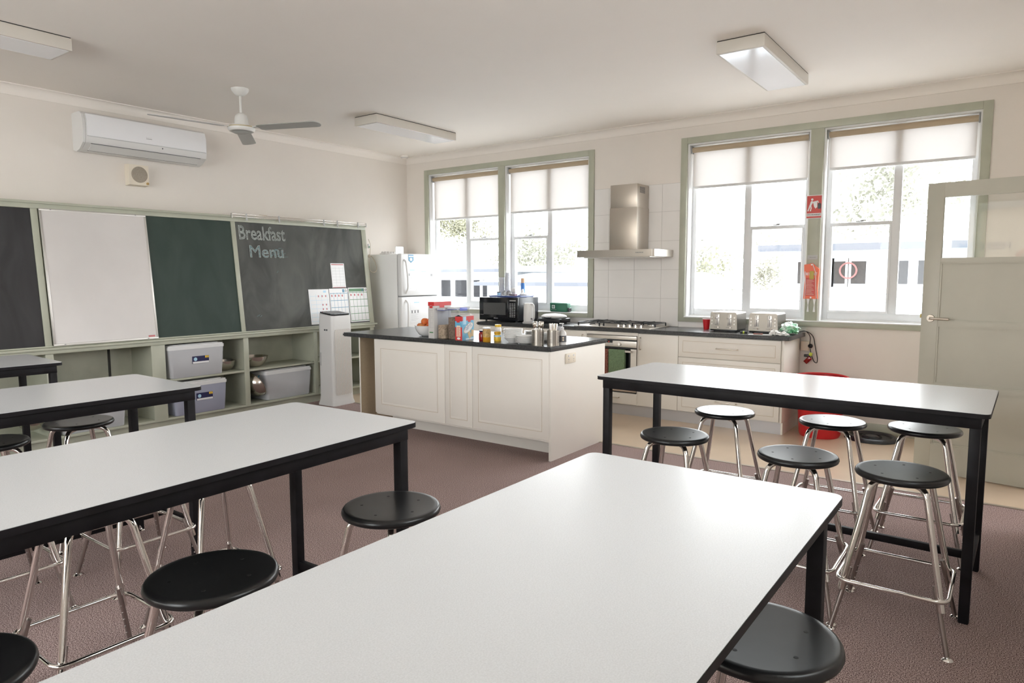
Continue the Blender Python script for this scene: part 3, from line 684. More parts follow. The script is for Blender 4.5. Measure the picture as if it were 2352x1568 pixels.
# picture rail with clips
t = thing('map_rail', 'double silver hanging rail with clips along the top of the menu blackboard', 'rail', (0, 0, 0))
G().cyl(BP(-2.90, 2.108, 0.020), BP(-1.06, 2.108, 0.020), 0.0055, n=10).cyl(BP(-2.90, 2.082, 0.022), BP(-1.06, 2.082, 0.022), 0.005, n=10).obj('rail', 'chrome', t)
for y in (-2.73, -2.33, -1.72, -1.52, -1.20): G().box(0, 0.012, -0.055, 0.02, 0.014, 0.032, bev=0.003, T=BY(y, 2.10)).obj('clip', 'lightgrey', t)
for y in (-2.90, -1.065): G().box(0, 0.012, -0.03, 0.02, 0.0145, 0.030, bev=0.003, T=BY(y, 2.095)).obj('end_bracket', 'alu', t)
G().box(0, 0.10, 0.008, 0.02, 0.004, 0.012, bev=0.002, T=BY(-2.56, 2.10)).obj('wood_sliver', 'mdf', t)
# cream cable on the end of the board frame
t = thing('cable', 'cream cable looping from the blackboard end towards the fridge top', 'cable', (0, 0, 0))
G().tube(fillet([(0.36, YE+0.004, 1.92), (0.385, YE+0.012, 1.86), (0.375, YE+0.015, 1.74), (0.345, YE+0.02, 1.60), (0.345, YE+0.03, 1.515), (0.35, YE+0.12, 1.50), (0.30, YE+0.20, 1.56), (0.24, YE+0.21, 1.66), (0.20, YE+0.20, 1.71), (0.17, YE+0.19, 1.715)], 0.06, 6), 0.0042, 8).obj('cord', 'cord', t)
G().box(0.345, 0.365, YE, YE+0.020, 1.805, 1.86, bev=0.004).obj('switch', 'lidplastic', t)
G().box(0.365, 0.369, YE+0.004, YE+0.018, 1.812, 1.832).obj('switch_button', 'papergreen', t)
G().sphere((0.165, YE+0.19, 1.715), 0.022, sc3=(0.5, 1, 1)).obj('plug', 'cord', t)

# ---- storage tubs on the shelves
def make_tub(label, x0, x1, y0, y1, z0, h, body='frosted', sticker=True, clip=None, group='frosted storage tubs on the green shelving', rz=0):
    t = thing('storage_tub', label, 'storage tub', ((x0+x1)/2, (y0+y1)/2, z0), rz, group); a, b = (x1-x0)/2, (y1-y0)/2
    g = G(); n = 0; tp_ = 0.035; rings = []
    for z, s_ in ((0.0, 1-tp_*3), (0.006, 1-tp_*2.3), (h*0.5, 1-tp_*1.1), (h-0.045, 1-tp_*0.5)):
        p = rrect(-a*s_, a*s_, -b*s_, b*s_, 0.035, 5); rings.append([g.bm.verts.new((q[0], q[1], z)) for q in p])
    m_ = len(rings[0]); g.bm.faces.new(rings[0]); g.bm.faces.new(rings[-1])
    for A, B in zip(rings, rings[1:]):
        for i in range(m_): g.bm.faces.new((A[i], A[(i+1) % m_], B[(i+1) % m_], B[i]))
    o = g.obj('tub_body', body, t)
    G().box(-a*0.86, a*0.86, -b*0.88, b*0.88, 0.012, h*0.62, bev=0.03).obj('contents', 'tubcontents', t)
    g = G(); g.prism(rrect(-a, a, -b, b, 0.035, 5), h-0.048, h-0.020, 'z').prism(rrect(-a*0.96, a*0.96, -b*0.97, b*0.97, 0.03, 5), h-0.020, h-0.006, 'z').prism(rrect(-a*0.80, a*0.80, -b*0.86, b*0.86, 0.03, 5), h-0.006, h, 'z'); g.obj('lid', 'lidplastic', t)
    if sticker:
        xf = a*(1-tp_*0.7)+0.002; s = G().box(-0.004, 0.0015, -0.085, 0.10-0.015, h*0.40, h*0.62, 'ink', T=Matrix.Translation((xf, 0.03, 0))).obj('label_sticker', None, t, smooth=False)
        T0 = Matrix.Translation((xf+0.0016, 0.03, 0))
        s.data.materials.clear(); s.data.materials.append(M['navylid'])
        G().box(0, 0.001, 0.045, 0.083, h*0.55, h*0.615, T=T0).obj('size_badge', 'mustard', s)
        G().box(0, 0.001, -0.083, 0.083, h*0.40, h*0.455, T=T0).obj('barcode_strip', 'paper', s)
        G().cyl((0, -0.055, h*0.53), (0.001, -0.055, h*0.53), 0.018, n=16, T=T0).obj('round_logo', 'paperpale', s)
        text('sticker_text', '20L', 0.018, EAST(xf+0.003, 0.086, h*0.565) , 'ink', s, extr=0.0)
    if clip:
        g = G(); g.tube(fillet([(a*0.5, -b-0.004, h-0.055), (a*0.4, -b-0.010, h-0.085), (0, -b-0.012, h-0.075), (-a*0.4, -b-0.010, h-0.085), (-a*0.5, -b-0.004, h-0.055)], 0.02), 0.005, 8); g.obj('handle', clip, t)
    return t
make_tub('frosted storage tub with dark label, upper one beside the green post', 0.05, 0.455, -3.692, -3.108, 0.477, 0.325, clip='handleblue')
make_tub('bluish frosted storage tub with dark label, on the bottom shelf under another', 0.05, 0.462, -3.662, -3.098, 0.108, 0.325, 'frostedblue')
make_tub('cloudy storage tub without label, beside the air purifier', 0.02, 0.43, -2.640, -2.02, 0.108, 0.33, sticker=False, clip='handleblue')
tb = make_tub('white-sided storage tub low on the shelf behind the third table', 0.06, 0.44, -4.64, -4.08, 0.108, 0.34, sticker=False)
G().cyl((0.188, -0.10, 0.10), (0.191, -0.10, 0.10), 0.035, n=24).obj('round_logo', 'inkgrey', tb)
G().box(0.186, 0.189, -0.02, 0.10, 0.235, 0.262).obj('label_strip', 'roller', tb)
# ---- mixing bowls
def make_bowl(label, loc, r, h, rot=(0, 0, 0), group='stainless mixing bowls on the green shelving', m='bowlsteel', name='mixing_bowl', cat='bowl'):
    pr = [(0, 0), (r*0.42, 0.0), (r*0.62, h*0.12), (r*0.82, h*0.42), (r*0.93, h*0.75), (r*0.96, h*0.97), (r, h*0.985), (r, h), (r*0.955, h), (r*0.90, h*0.75), (r*0.79, h*0.44), (r*0.60, h*0.15), (r*0.40, 0.006), (0, 0.006)]
    o = G().lathe(pr, 40).obj(name, m, None, loc, rot); return tag(o, label, cat, group)
make_bowl('stainless bowl on the middle shelf, partly behind the labelled upper tub', (0.24, -2.995, 0.478), 0.115, 0.10)
make_bowl('stainless bowl on the middle shelf right of the green divider', (0.25, -2.655, 0.478), 0.155, 0.115)
make_bowl('stainless bowl leaning on its side on the bottom shelf against the cloudy tub', (0.355, -2.79, 0.252), 0.145, 0.10, (math.radians(-62), 0, 0))
make_bowl('reddish-looking steel bowl on the bottom shelf at far left', (0.31, -4.90, 0.245), 0.135, 0.10, (math.radians(-58), 0, 0))

# ------------------------------------------------------------------ air purifier
t = thing('air_purifier', 'tall white air purifier with perforated front and black top, beside the island', 'air purifier', (0.70, -1.895, 0), math.radians(2))
a, b = 0.125, 0.15
g = G(); rings = []
for z, s_, f in ((0.0, 1.13, 1.10), (0.02, 1.12, 1.09), (0.05, 1.04, 1.03), (0.10, 1.0, 1.0), (0.90, 0.98, 0.97), (0.985, 0.95, 0.95)):
    p = rrect(-a*s_, a*s_, -b*f, b*f, 0.045, 6); rings.append([g.bm.verts.new((q[0], q[1], z)) for q in p])
p = rrect(-a*0.93, a*0.92, -b*0.93, b*0.93, 0.045, 6); rings.append([g.bm.verts.new((q[0], q[1], 1.045-0.03*(q[0]+a)/(2*a))) for q in p])
for A, B in zip(rings, rings[1:]):
    for i in range(len(A)): g.bm.faces.new((A[i], A[(i+1) % len(A)], B[(i+1) % len(A)], B[i]))
g.bm.faces.new(rings[0]); g.bm.faces.new(rings[-1]); g.obj('housing', 'plastic', t)
T = Matrix.Translation((0, 0, 1.036)) @ Matrix.Rotation(math.radians(7), 4, 'Y')
G().prism(rrect(-a*0.91, a*0.90, -b*0.90, b*0.90, 0.042, 6), 0, 0.012, 'z', T=T).obj('top_panel', 'blackgloss', t)
g = G()
for k in range(9): g.box(-a*0.5+k*0.012, -a*0.5+k*0.012+0.005, -b*0.7, b*0.7, 0.012, 0.016, T=T)
g.obj('outlet_slats', 'grey', t, smooth=False)
G().prism([(p[0], p[1]) for p in rrect(-0.118, 0.118, 0.115, 0.865, 0.03, 5)], 0.1165, 0.1275, 'x').obj('front_grille', 'grille', t)
text('brand_lettering', 'SAMSUNG', 0.045, EAST(0.1205, 0.01, 0.925), 'inkgrey', t, extr=0.0)
G().box(-0.015, 0.006, -b*0.98-0.002, -b*0.96, 0.85, 0.867).box(0.016, 0.04, -b*0.98-0.002, -b*0.96, 0.85, 0.867).obj('air_sensor', 'ink', t)
G().box(-0.10, -0.07, -b*0.99-0.001, -b*0.97, 0.45, 0.60, bev=0.001).obj('side_plate', 'lightgrey', t)

# ------------------------------------------------------------------ air conditioner and loudspeaker on the left wall
t = thing('air_conditioner', 'white split-system air conditioner high on the left wall', 'air conditioner', (0.0, -4.225, 0)); L = 1.155
prof = [(0.001, 2.60), (0.001, 2.915), (0.02, 2.925), (0.165, 2.925), (0.20, 2.90), (0.222, 2.84), (0.222, 2.70), (0.205, 2.652), (0.13, 2.60), (0.06, 2.585)]
G().prism(prof, 0.022, L-0.004, 'y').obj('casing', 'plastic', t, ang=30)
G().prism([(x-0.003 if x > 0.1 else x, z) for x, z in prof], 0.0, 0.020, 'y').obj('end_cap', 'plastic', t, ang=30)
G().prism([(0.2225, 2.712), (0.2225, 2.845), (0.202, 2.903), (0.207, 2.905), (0.228, 2.846), (0.228, 2.712)], 0.030, L-0.012, 'y').obj('front_panel', 'whitegl' if 'whitegl' in M else 'diffuser', t)
G().box(0.218, 0.2235, 0.03, L-0.012, 2.706, 2.711).obj('panel_shadow_gap', 'lightgrey', t, smooth=False)
n_ = Vector((-0.052, 0, -0.075)).normalized()
G().prism([(0.2035, 2.6425), (0.1330, 2.5945), (0.1300, 2.5995), (0.2005, 2.6475)], 0.07, L-0.07, 'y').obj('louvre', 'plastic', t)
g = G(); 
for q in ((0.205, 2.6485), (0.130, 2.5950)): g.box(q[0]-0.003, q[0]+0.002, 0.065, L-0.065, q[1]-0.002, q[1]+0.002)
g.obj('louvre_gap', 'ink', t, smooth=False)
text('brand_lettering', 'Braemar', 0.055, EAST(0.228, 0.545, 2.765), 'ink', t, extr=0.0)
G().box(0.228, 0.2285, 0.545, 0.60, 2.757, 2.760).obj('brand_underline', 'ink', t, smooth=False)
G().sphere((0.2215, 0.70, 2.69), 0.006).obj('indicator_lamp', 'ink', t)
t = thing('wall_speaker', 'small cream wall loudspeaker with round grille under the air conditioner', 'speaker', (0, -3.80, 0))
G().prism([(0.001, 2.332), (0.001, 2.535), (0.085, 2.528), (0.085, 2.338)], 0.012, 0.196, 'y').obj('cabinet', 'speakerbox', t, ang=30)
G().cyl((0.085, 0.108, 2.437), (0.092, 0.108, 2.437), 0.076, 0.070, 40).obj('grille', 'speakergrille', t)
G().cyl((0.085, 0.180, 2.358), (0.094, 0.180, 2.358), 0.012, n=20).obj('volume_knob', 'honeylabel', t)

# ------------------------------------------------------------------ fridge
FX0, FX1, FY0, FY1, FH = 0.10, 0.62, -0.83, -0.085, 1.735
t = thing('fridge', 'white top-freezer fridge with papers on its doors, in the corner', 'fridge', (0, 0, 0))
G().box(FX0, FX1, FY0, FY1, 0.02, FH, bev=0.012).obj('cabinet', 'fridgeside', t)
G().box(FX1, FX1+0.012, FY0+0.012, FY1-0.012, 0.03, FH-0.015).obj('door_seal', 'grey', t, smooth=False)
for nm, z0, z1 in (('freezer_door', 1.205, FH+0.004), ('fridge_door', 0.05, 1.192)):
    d = G().box(FX1+0.012, 0.70, FY0-0.002, FY1+0.002, z0, z1, bev=0.012, seg=3).obj(nm, 'fridge', t)
    if z0 > 1: pts = [(0.70, FY0+0.05, 1.66), (0.735, FY0+0.052, 1.64), (0.750, FY0+0.065, 1.45), (0.742, FY0+0.075, 1.30), (0.70, FY0+0.075, 1.235)]
    else: pts = [(0.70, FY0+0.072, 1.15), (0.742, FY0+0.072, 1.12), (0.748, FY0+0.07, 0.95), (0.74, FY0+0.06, 0.72), (0.70, FY0+0.055, 0.70)]
    G().tube(fillet(pts, 0.06, 6), 0.0115, 10).obj('handle', 'plastic', d)
    if z0 > 1: G().box(0.7001, 0.7012, FY1-0.085, FY1-0.028, 1.655, 1.68).obj('maker_badge', 'inkgrey', d)
def sheet(lab, y0, z0, w_, h_, kind):
    t = thing('notice', lab, 'paper', (0.7003, y0, z0), 0, 'printed sheets on the fridge doors')
    G().box(0, 0.0008, 0, w_, 0, h_).obj('sheet', 'paper', t, smooth=False)
    G().box(0.0009, 0.0013, w_*0.38, w_*0.92, h_*0.93, h_*0.975).obj('header_band', 'paperpale', t, smooth=False)
    g = G()
    for k in range(9): g.box(0.0009, 0.0012, w_*0.08, w_*(0.6+0.3*((k*7) % 5)/5), h_*(0.08+0.045*k), h_*(0.088+0.045*k))
    for k in range(7): g.box(0.0009, 0.0012, w_*(0.08+0.12*k), w_*(0.12+0.12*k), h_*0.56, h_*0.60)
    g.obj('print_lines', 'inkgrey', t, smooth=False)
    if kind == 1: G().box(0.0009, 0.0013, w_*0.12, w_*0.40, h_*0.68, h_*0.80).obj('picture', 'grey', t, smooth=False)
    if kind == 2:
        g = G()
        for k in range(3): g.box(0.0009, 0.0013, w_*(0.12+0.3*k), w_*(0.22+0.3*k), h_*0.45, h_*0.58)
        g.obj('picture', 'ink', t, smooth=False)
sheet('leftmost of the three instruction sheets on the freezer door', -0.745, 1.275, 0.165, 0.27, 1)
sheet('middle of the three instruction sheets on the freezer door', -0.530, 1.255, 0.165, 0.27, 0)
sheet('rightmost of the three instruction sheets on the freezer door', -0.315, 1.27, 0.150, 0.27, 1)
sheet('sheet on the lower fridge door behind the fruit bowl', -0.68, 0.86, 0.18, 0.27, 2)
o = G().prism([(-0.70, 1.655), (-0.655, 1.625), (-0.61, 1.655), (-0.61, 1.728), (-0.70, 1.728)], 0.7005, 0.703, 'x').obj('fridge_magnet', 'paperblue', smooth=False); tag(o, 'blue shield-shaped magnet at the top corner of the freezer door', 'magnet')
G().cyl((0.7031, -0.655, 1.668), (0.7036, -0.655, 1.668), 0.020, n=20).obj('emblem', 'paper', o)
G().box(0.7031, 0.7036, -0.695, -0.615, 1.700, 1.712).obj('magnet_text', 'paper', o)
t = thing('display_card', 'white card with a pen drawing standing on the fridge', 'card', (0.50, -0.66, FH+0.004))
G().box(0, 0.006, -0.07, 0.07, 0, 0.095).obj('card', 'paper', t, smooth=False)
g = G()
for c in (-0.032, 0.032): g.tube([(0.0075, c+0.022*math.cos(k*PI/6), 0.052+0.016*math.sin(k*PI/6)) for k in range(12)], 0.0012, 5, closed=True)
for k in range(6): g.tube([(0.0075, -0.055+0.02*k, 0.022), (0.0075, -0.045+0.02*k, 0.03)], 0.001, 5)
g.obj('drawing', 'inkgrey', t)
g = G()
for i in range(2):
    for j in range(5): g.lathe([(0.012, 0.02), (0.022, 0.0), (0.026, 0.0), (0.014, 0.024), (0.0, 0.024)], 12, c=(0.30+i*0.05, -0.76+j*0.05, FH+0.014))
g.box(0.27, 0.38, -0.79, -0.53, FH+0.004, FH+0.014, bev=0.003)
tag(g.obj('egg_carton', 'boxgrey'), 'grey moulded egg tray lying on top of the fridge', 'egg tray')

# ------------------------------------------------------------------ kitchen run under the windows
KY = -0.585
def routed(g, x0, x1, z0, z1, y, inset=0.045, m='cream', gm='creamline', d=0.018):
    """a cabinet front: slab with a routed rectangle"""
    g.box(x0, x1, y, y+d, z0, z1, m, bev=0.002)
    i = inset
    if x1-x0 > 2.6*i and z1-z0 > 2.6*i:
        for k, (a, mm, t_) in enumerate(((i, gm, 0.006), (i+0.010, m, 0.012))):
            X0, X1, Z0, Z1 = x0+a, x1-a, z0+a, z1-a; wq = 0.004 if k == 0 else 0.010
            for q in ((X0, X1, Z0, Z0+wq), (X0, X1, Z1-wq, Z1), (X0, X0+wq, Z0+wq, Z1-wq), (X1-wq, X1, Z0+wq, Z1-wq)):
                g.box(q[0], q[1], y-0.0015 if k else y-0.0006, y+0.002, q[2], q[3], mm)
def pull(x0, x1, z, y, parent, vert=False):
    g = G()
    if vert: pts = [(x0, y, z), (x0, y-0.028, z), (x0, y-0.028, x1), (x0, y, x1)]
    else: pts = [(x0, y, z), (x0, y-0.028, z), (x1, y-0.028, z), (x1, y, z)]
    g.tube(fillet(pts, 0.006, 3), 0.0055, 8); g.obj('handle', 'steelv', parent)
wt = G(); wt.prism([(p[0], p[1]) for p in rrect(1.728, 5.332, -0.607, -0.012, 0.004, 2)], 0.872, 0.91, 'z')
bm_ = wt.bm; es = [e for e in bm_.edges if abs((e.verts[0].co-e.verts[1].co).z) < 1e-6 and all(v.co.y < -0.60 for v in e.verts)]
bmesh.ops.bevel(bm_, geom=es, offset=0.012, segments=4, affect='EDGES')
tag(wt.obj('worktop', 'worktop'), 'long charcoal worktop running under the kitchen windows', 'worktop')

def cabinet(name, lab, x0, x1, fronts, kick=True, side=False):
    t = thing(name, lab, 'cabinet', (0, 0, 0), 0, 'cream kitchen base cabinets under the windows')
    g = G(); g.box(x0, x1, KY+0.019, -0.012, 0.115, 0.8715).obj('carcass', 'cream', t, smooth=False)
    if kick: G().box(x0, x1, -0.548, -0.530, 0.0, 0.115).box(x0+0.02, x1-0.02, -0.530, -0.10, 0.0, 0.02).obj('kickboard', 'kick', t, smooth=False)
    for kind, a, b, z0, z1, h in fronts:
        g = G()
        if kind == 'door' or kind == 'drawer': routed(g, a+0.002, b-0.002, z0, z1, KY)
        else: g.box(a+0.002, b-0.002, KY, KY+0.018, z0, z1, 'cream', bev=0.002)
        o = g.obj({'plain': 'door', 'pdrawer': 'drawer'}.get(kind, kind), None, t)
        if h: pull(h[0], h[1], h[2], KY, o, len(h) > 3)
    return t
cabinet('base_cabinet', 'cream base cabinet hidden behind the island, left of the oven', 1.745, 2.45, [('door', 1.745, 2.095, 0.118, 0.866, (2.06, 0.82, 0.70, 1)), ('door', 2.095, 2.45, 0.118, 0.866, (2.13, 0.82, 0.70, 1))])
cabinet('base_cabinet', 'cream base cabinet with small handles, directly left of the oven', 2.45, 3.238, [('plain', 2.45, 2.845, 0.118, 0.866, (2.81, 0.82, 0.70, 1)), ('plain', 2.845, 3.238, 0.118, 0.866, (3.197, 0.826, 0.70, 1))])
cabinet('base_cabinet', 'cream narrow plain-door cabinet directly right of the oven', 3.848, 4.282, [('plain', 3.848, 4.282, 0.118, 0.866, (3.876, 0.826, 0.705, 1))])
c = cabinet('drawer_cabinet', 'cream three-drawer cabinet beside the red bin', 4.282, 5.270, [('drawer', 4.282, 5.262, 0.662, 0.866, (4.670, 4.872, 0.763)), ('drawer', 4.282, 5.262, 0.390, 0.656, (4.670, 4.872, 0.53)), ('drawer', 4.282, 5.262, 0.118, 0.384, (4.670, 4.872, 0.248))])
G().box(5.270, 5.288, KY-0.002, -0.012, 0.115, 0.8715, bev=0.001).box(5.270, 5.288, -0.548, -0.012, 0, 0.115).obj('end_panel', 'cream', c)
# oven housing and oven
t = thing('oven_housing', 'cream housing cabinet with one shallow drawer below the oven', 'cabinet', (0, 0, 0))
G().box(3.238, 3.246, KY, -0.02, 0.115, 0.8715).box(3.840, 3.848, KY, -0.02, 0.115, 0.8715).box(3.246, 3.840, KY, -0.02, 0.8385, 0.8715, bev=0.001).box(3.246, 3.840, KY+0.02, -0.02, 0.115, 0.236).obj('carcass', 'cream', t, smooth=False)
o = G().box(3.247, 3.839, KY, KY+0.018, 0.118, 0.236, bev=0.002).obj('drawer', 'cream', t); pull(3.44, 3.64, 0.185, KY, o)
G().box(3.238, 3.848, -0.548, -0.530, 0, 0.115).obj('kickboard', 'kick', t, smooth=False)
t = thing('oven', 'stainless built-in oven with towels hung on its handle', 'oven', (0, 0, 0))
G().box(3.252, 3.834, KY+0.004, -0.05, 0.243, 0.834).obj('housing', 'blackplastic', t, smooth=False)
G().box(3.250, 3.836, KY-0.010, KY+0.003, 0.796, 0.834, bev=0.002).obj('vent_trim', 'steel', t)
p = G().box(3.250, 3.836, KY-0.010, KY+0.003, 0.716, 0.782, bev=0.002).obj('control_panel', 'steel', t)
G().cyl((3.645, KY-0.010, 0.748), (3.645, KY-0.030, 0.748), 0.017, 0.015, 24).obj('knob', 'chrome', p)
G().cyl((3.37, KY-0.010, 0.748), (3.37, KY-0.030, 0.748), 0.017, 0.015, 24).obj('knob', 'chrome', p)
G().box(3.49, 3.56, KY-0.0125, KY-0.0101, 0.756, 0.782).obj('display', 'blackgloss', p, smooth=False)
G().box(3.512, 3.524, KY-0.0135, KY-0.0126, 0.762, 0.775).obj('display_digits', 'redsign', p, smooth=False)
G().box(3.50, 3.57, KY-0.0125, KY-0.0101, 0.738, 0.748).obj('button_strip', 'lightgrey', p, smooth=False)
d = G().box(3.250, 3.836, KY-0.012, KY+0.003, 0.252, 0.702, bev=0.003).obj('door', 'steel', t)
G().box(3.315, 3.771, KY-0.014, KY-0.0121, 0.32, 0.702).obj('door_glass', 'blackgloss', d, smooth=False)
G().box(3.30, 3.79, KY-0.058, KY-0.045, 0.668, 0.690, bev=0.003).box(3.315, 3.33, KY-0.045, KY-0.0125, 0.672, 0.686).box(3.76, 3.775, KY-0.045, KY-0.0125, 0.672, 0.686).obj('handle', 'alu', d)
def towel(lab, x0, x1, zb, m, stripes=0):
    g = G(); n = 24; ys = []
    for side, yy in ((0, KY-0.066), (1, KY-0.036)):
        pass
    prof = [(KY-0.0665, zb), (KY-0.067, 0.62), (KY-0.066, 0.685), (KY-0.062, 0.6945), (KY-0.050, 0.6955), (KY-0.0405, 0.690), (KY-0.0375, 0.62), (KY-0.037, zb+0.09)]
    rows = []
    for (y, z) in prof:
        rows.append([g.bm.verts.new((x0+(x1-x0)*i/n, y + (0.003*math.sin(i*0.9+z*9) if (y < KY-0.06) else 0)*min(1, (0.70-z)*8), z)) for i in range(n+1)])
    for A, B in zip(rows, rows[1:]):
        for i in range(n): g.bm.faces.new((A[i], A[i+1], B[i+1], B[i]))
    o = g.obj('towel', m); md = o.modifiers.new('thick', 'SOLIDIFY'); md.thickness = 0.003; md.offset = 0
    return tag(o, lab, 'towel', 'towels on the oven handle')
towel('green speckled tea towel hanging on the oven handle', 3.545, 3.728, 0.33, 'towelgreen')
towel('brown-red ribbed towel on the oven handle beside the green one', 3.405, 3.538, 0.31, 'towelred')
# hob
t = thing('gas_hob', 'stainless five-burner gas hob with black grates below the range hood', 'hob', (0, 0, 0)); z = 0.911
G().box(3.065, 3.960, -0.560, -0.060, z, z+0.008, bev=0.003).obj('tray', 'steelv', t)
bs = [(3.22, -0.42, 0.035), (3.22, -0.19, 0.045), (3.515, -0.30, 0.055), (3.80, -0.19, 0.04)]
for x, y, r in bs: G().cyl((x, y, z+0.008), (x, y, z+0.022), r, r*0.9, 24, 'alu').cyl((x, y, z+0.022), (x, y, z+0.030), r*0.85, r*0.8, 24, 'blackplastic').obj('burner', None, t)
for x0, x1, y0, y1 in ((3.10, 3.36, -0.52, -0.09), (3.385, 3.645, -0.47, -0.09), (3.67, 3.93, -0.36, -0.09)):
    g = G(); zz = z+0.038; r_ = 0.006
    for y in (y0, (y0+y1)/2, y1): g.box(x0, x1, y-r_, y+r_, zz, zz+0.010, bev=0.002)
    for x in (x0, x1): g.box(x-r_, x+r_, y0, y1, zz, zz+0.010, bev=0.002)
    for x in (x0, x1):
        for y in (y0, y1): g.box(x-r_, x+r_, y-r_, y+r_, z+0.0085, zz)
    xm = (x0+x1)/2; g.box(xm-r_, xm+r_, y0, y1, zz+0.004, zz+0.016, bev=0.002); g.obj('grate', 'blackplastic', t)
for k in range(5): G().cyl((3.58+k*0.066, -0.505+0.0*k, z+0.008), (3.58+k*0.066, -0.505, z+0.032), 0.019, 0.016, 18).box(3.577+k*0.066, 3.583+k*0.066, -0.521, -0.489, z+0.030, z+0.038, bev=0.001).obj('knob', 'chrome', t)
# range hood
t = thing('range_hood', 'stainless steel canopy range hood with chimney against the grey tiles', 'range hood', (0, 0, 0))
g = G(); pl = [(3.062, -0.012), (3.062, -0.495), (3.075, -0.50), (3.94, -0.50)] + [(3.966-0.05+0.05*math.cos(a), -0.45+0.05*math.sin(a)) for a in [math.radians(-70+14*i) for i in range(6)]] + [(3.966, -0.012)]
g.prism(pl, 1.656, 1.728, 'z'); g.obj('canopy', 'steel', t, ang=25)
G().box(3.353, 3.677, -0.30, -0.012, 1.7285, 2.18, bev=0.001).obj('chimney_lower', 'steelv', t)
G().box(3.357, 3.673, -0.296, -0.012, 2.1805, 2.424, bev=0.001).obj('chimney_upper', 'steelv', t)
g = G()
for k in range(6): 
    for j in range(5): g.box(3.6731, 3.6745, -0.235+0.026*j, -0.215+0.026*j, 2.335+0.011*k, 2.341+0.011*k)
g.obj('vent_slot', 'ink', t, smooth=False)
for k in range(5): G().cyl((3.77+0.018*k, -0.5, 1.695), (3.77+0.018*k, -0.506, 1.695), 0.0055, n=12).obj('button', 'grey', t)
G().box(3.12, 3.90, -0.45, -0.08, 1.648, 1.6555).obj('filter', 'alu', t, smooth=False)

# ------------------------------------------------------------------ things on the kitchen worktop
ZK = 0.9105
t = thing('microwave', 'black microwave oven with mesh window at the left end of the worktop', 'microwave', (1.655, -0.455, ZK)); W_, D_m, H_ = 0.58, 0.43, 0.275
G().box(0, W_, 0.022, D_m, 0.014, 0.014+H_, bev=0.004).obj('case', 'blackplastic', t)
d = G().box(0, 0.435, 0.0, 0.021, 0.014, 0.014+H_, bev=0.004).obj('door', 'blackgloss', t)
G().box(0.065, 0.40, -0.0015, -0.0001, 0.082, 0.225).obj('door_window', 'mwwindow', d, smooth=False)
text('brand_lettering', 'Panasonic', 0.062, FRONT(0.225, -0.001, 0.036), 'paper', d, extr=0.0)
text('door_lettering', 'Inverter', 0.05, FRONT(0.018, -0.001, 0.075), 'inkgrey', d, extr=0.0)
p = G().box(0.437, W_, 0.0, 0.021, 0.014, 0.014+H_, bev=0.004).obj('control_panel', 'blackgloss', t)
g = G()
for i in range(3):
    for j in range(9): g.box(0.462+i*0.030, 0.480+i*0.030, -0.0014, -0.0001, 0.060+j*0.019, 0.067+j*0.019)
g.obj('button_labels', 'lightgrey', p, smooth=False)
G().box(0.46, 0.55, -0.0014, -0.0001, 0.247, 0.262).obj('display', 'grey', p, smooth=False)
for x, y in ((0.06, 0.06), (W_-0.06, 0.06), (0.06, D_m-0.06), (W_-0.06, D_m-0.06)): G().cyl((x, y, 0), (x, y, 0.0145), 0.014, n=14).obj('foot', 'blackplastic', t)
ZM = ZK+0.014+0.275+0.001
t = thing('serving_tray', 'navy blue tray lying on top of the microwave', 'tray', (1.99, -0.25, ZM))
G().prism(rrect(-0.23, 0.23, -0.16, 0.16, 0.04), 0, 0.004, 'z').tube([(p[0], p[1], 0.012) for p in rrect(-0.235, 0.235, -0.165, 0.165, 0.045)], 0.007, 8, closed=True).obj('tray_body', 'traynavy', t)
ZT_ = ZM+0.005
def cup_stack(lab, x, y, z, n, r, dz, m='clear', h=0.09, tilt=0.0, cat='cup stack'):
    t = thing('cup_stack', lab, cat, (x, y, z)); t.rotation_euler = (tilt, 0, 0)
    for k in range(n): G().lathe([(0, 0.001+dz*k), (r*0.66, 0.001+dz*k), (r, h+dz*k), (r*1.05, h+dz*k), (r*1.02, h+0.003+dz*k), (r*0.95, h+dz*k-0.001), (r*0.62, 0.003+dz*k), (0, 0.003+dz*k)], 24).obj('cup', m, t)
    return t
cup_stack('tall stack of clear plastic cups standing on the microwave tray', 1.86, -0.15, ZT_, 12, 0.034, 0.018, 'clearcup' if 'clearcup' in M else 'frosted')
cup_stack('second clear cup stack on the microwave, left of the taller one', 1.785, -0.17, ZT_-0.004, 9, 0.034, 0.018, 'frosted')
t = thing('spray_can', 'blue spray can with tan cap standing on the microwave tray', 'spray can', (2.10, -0.16, ZT_))
G().lathe([(0, 0), (0.027, 0), (0.027, 0.155), (0.022, 0.165), (0, 0.165)], 24).obj('can', 'bluespray', t)
G().lathe([(0.0235, 0.165), (0.0235, 0.215), (0.02, 0.222), (0, 0.222)], 24).obj('cap', 'tancap', t)
t = thing('small_jar', 'small blue-white jar with dark lid at the left of the tray', 'jar', (1.835, -0.30, ZT_))
G().lathe([(0, 0), (0.021, 0), (0.021, 0.046), (0, 0.046)], 20).obj('jar', 'paperpale', t); G().lathe([(0.022, 0.046), (0.022, 0.058), (0, 0.058)], 20).obj('lid', 'ink', t)
for k, (x, y) in enumerate(((1.915, -0.27), (1.965, -0.25))):
    o = G().lathe([(0, 0), (0.026, 0), (0.034, 0.07), (0.031, 0.07), (0.023, 0.003), (0, 0.003)], 20).obj('mug', 'ceramic', None, (x, y, ZT_+0.034), (math.radians(82), 0, math.radians(25))); tag(o, 'white mug lying on its side on the microwave tray, %s of two' % ('left' if k == 0 else 'right'), 'mug', 'mugs lying on the microwave tray')
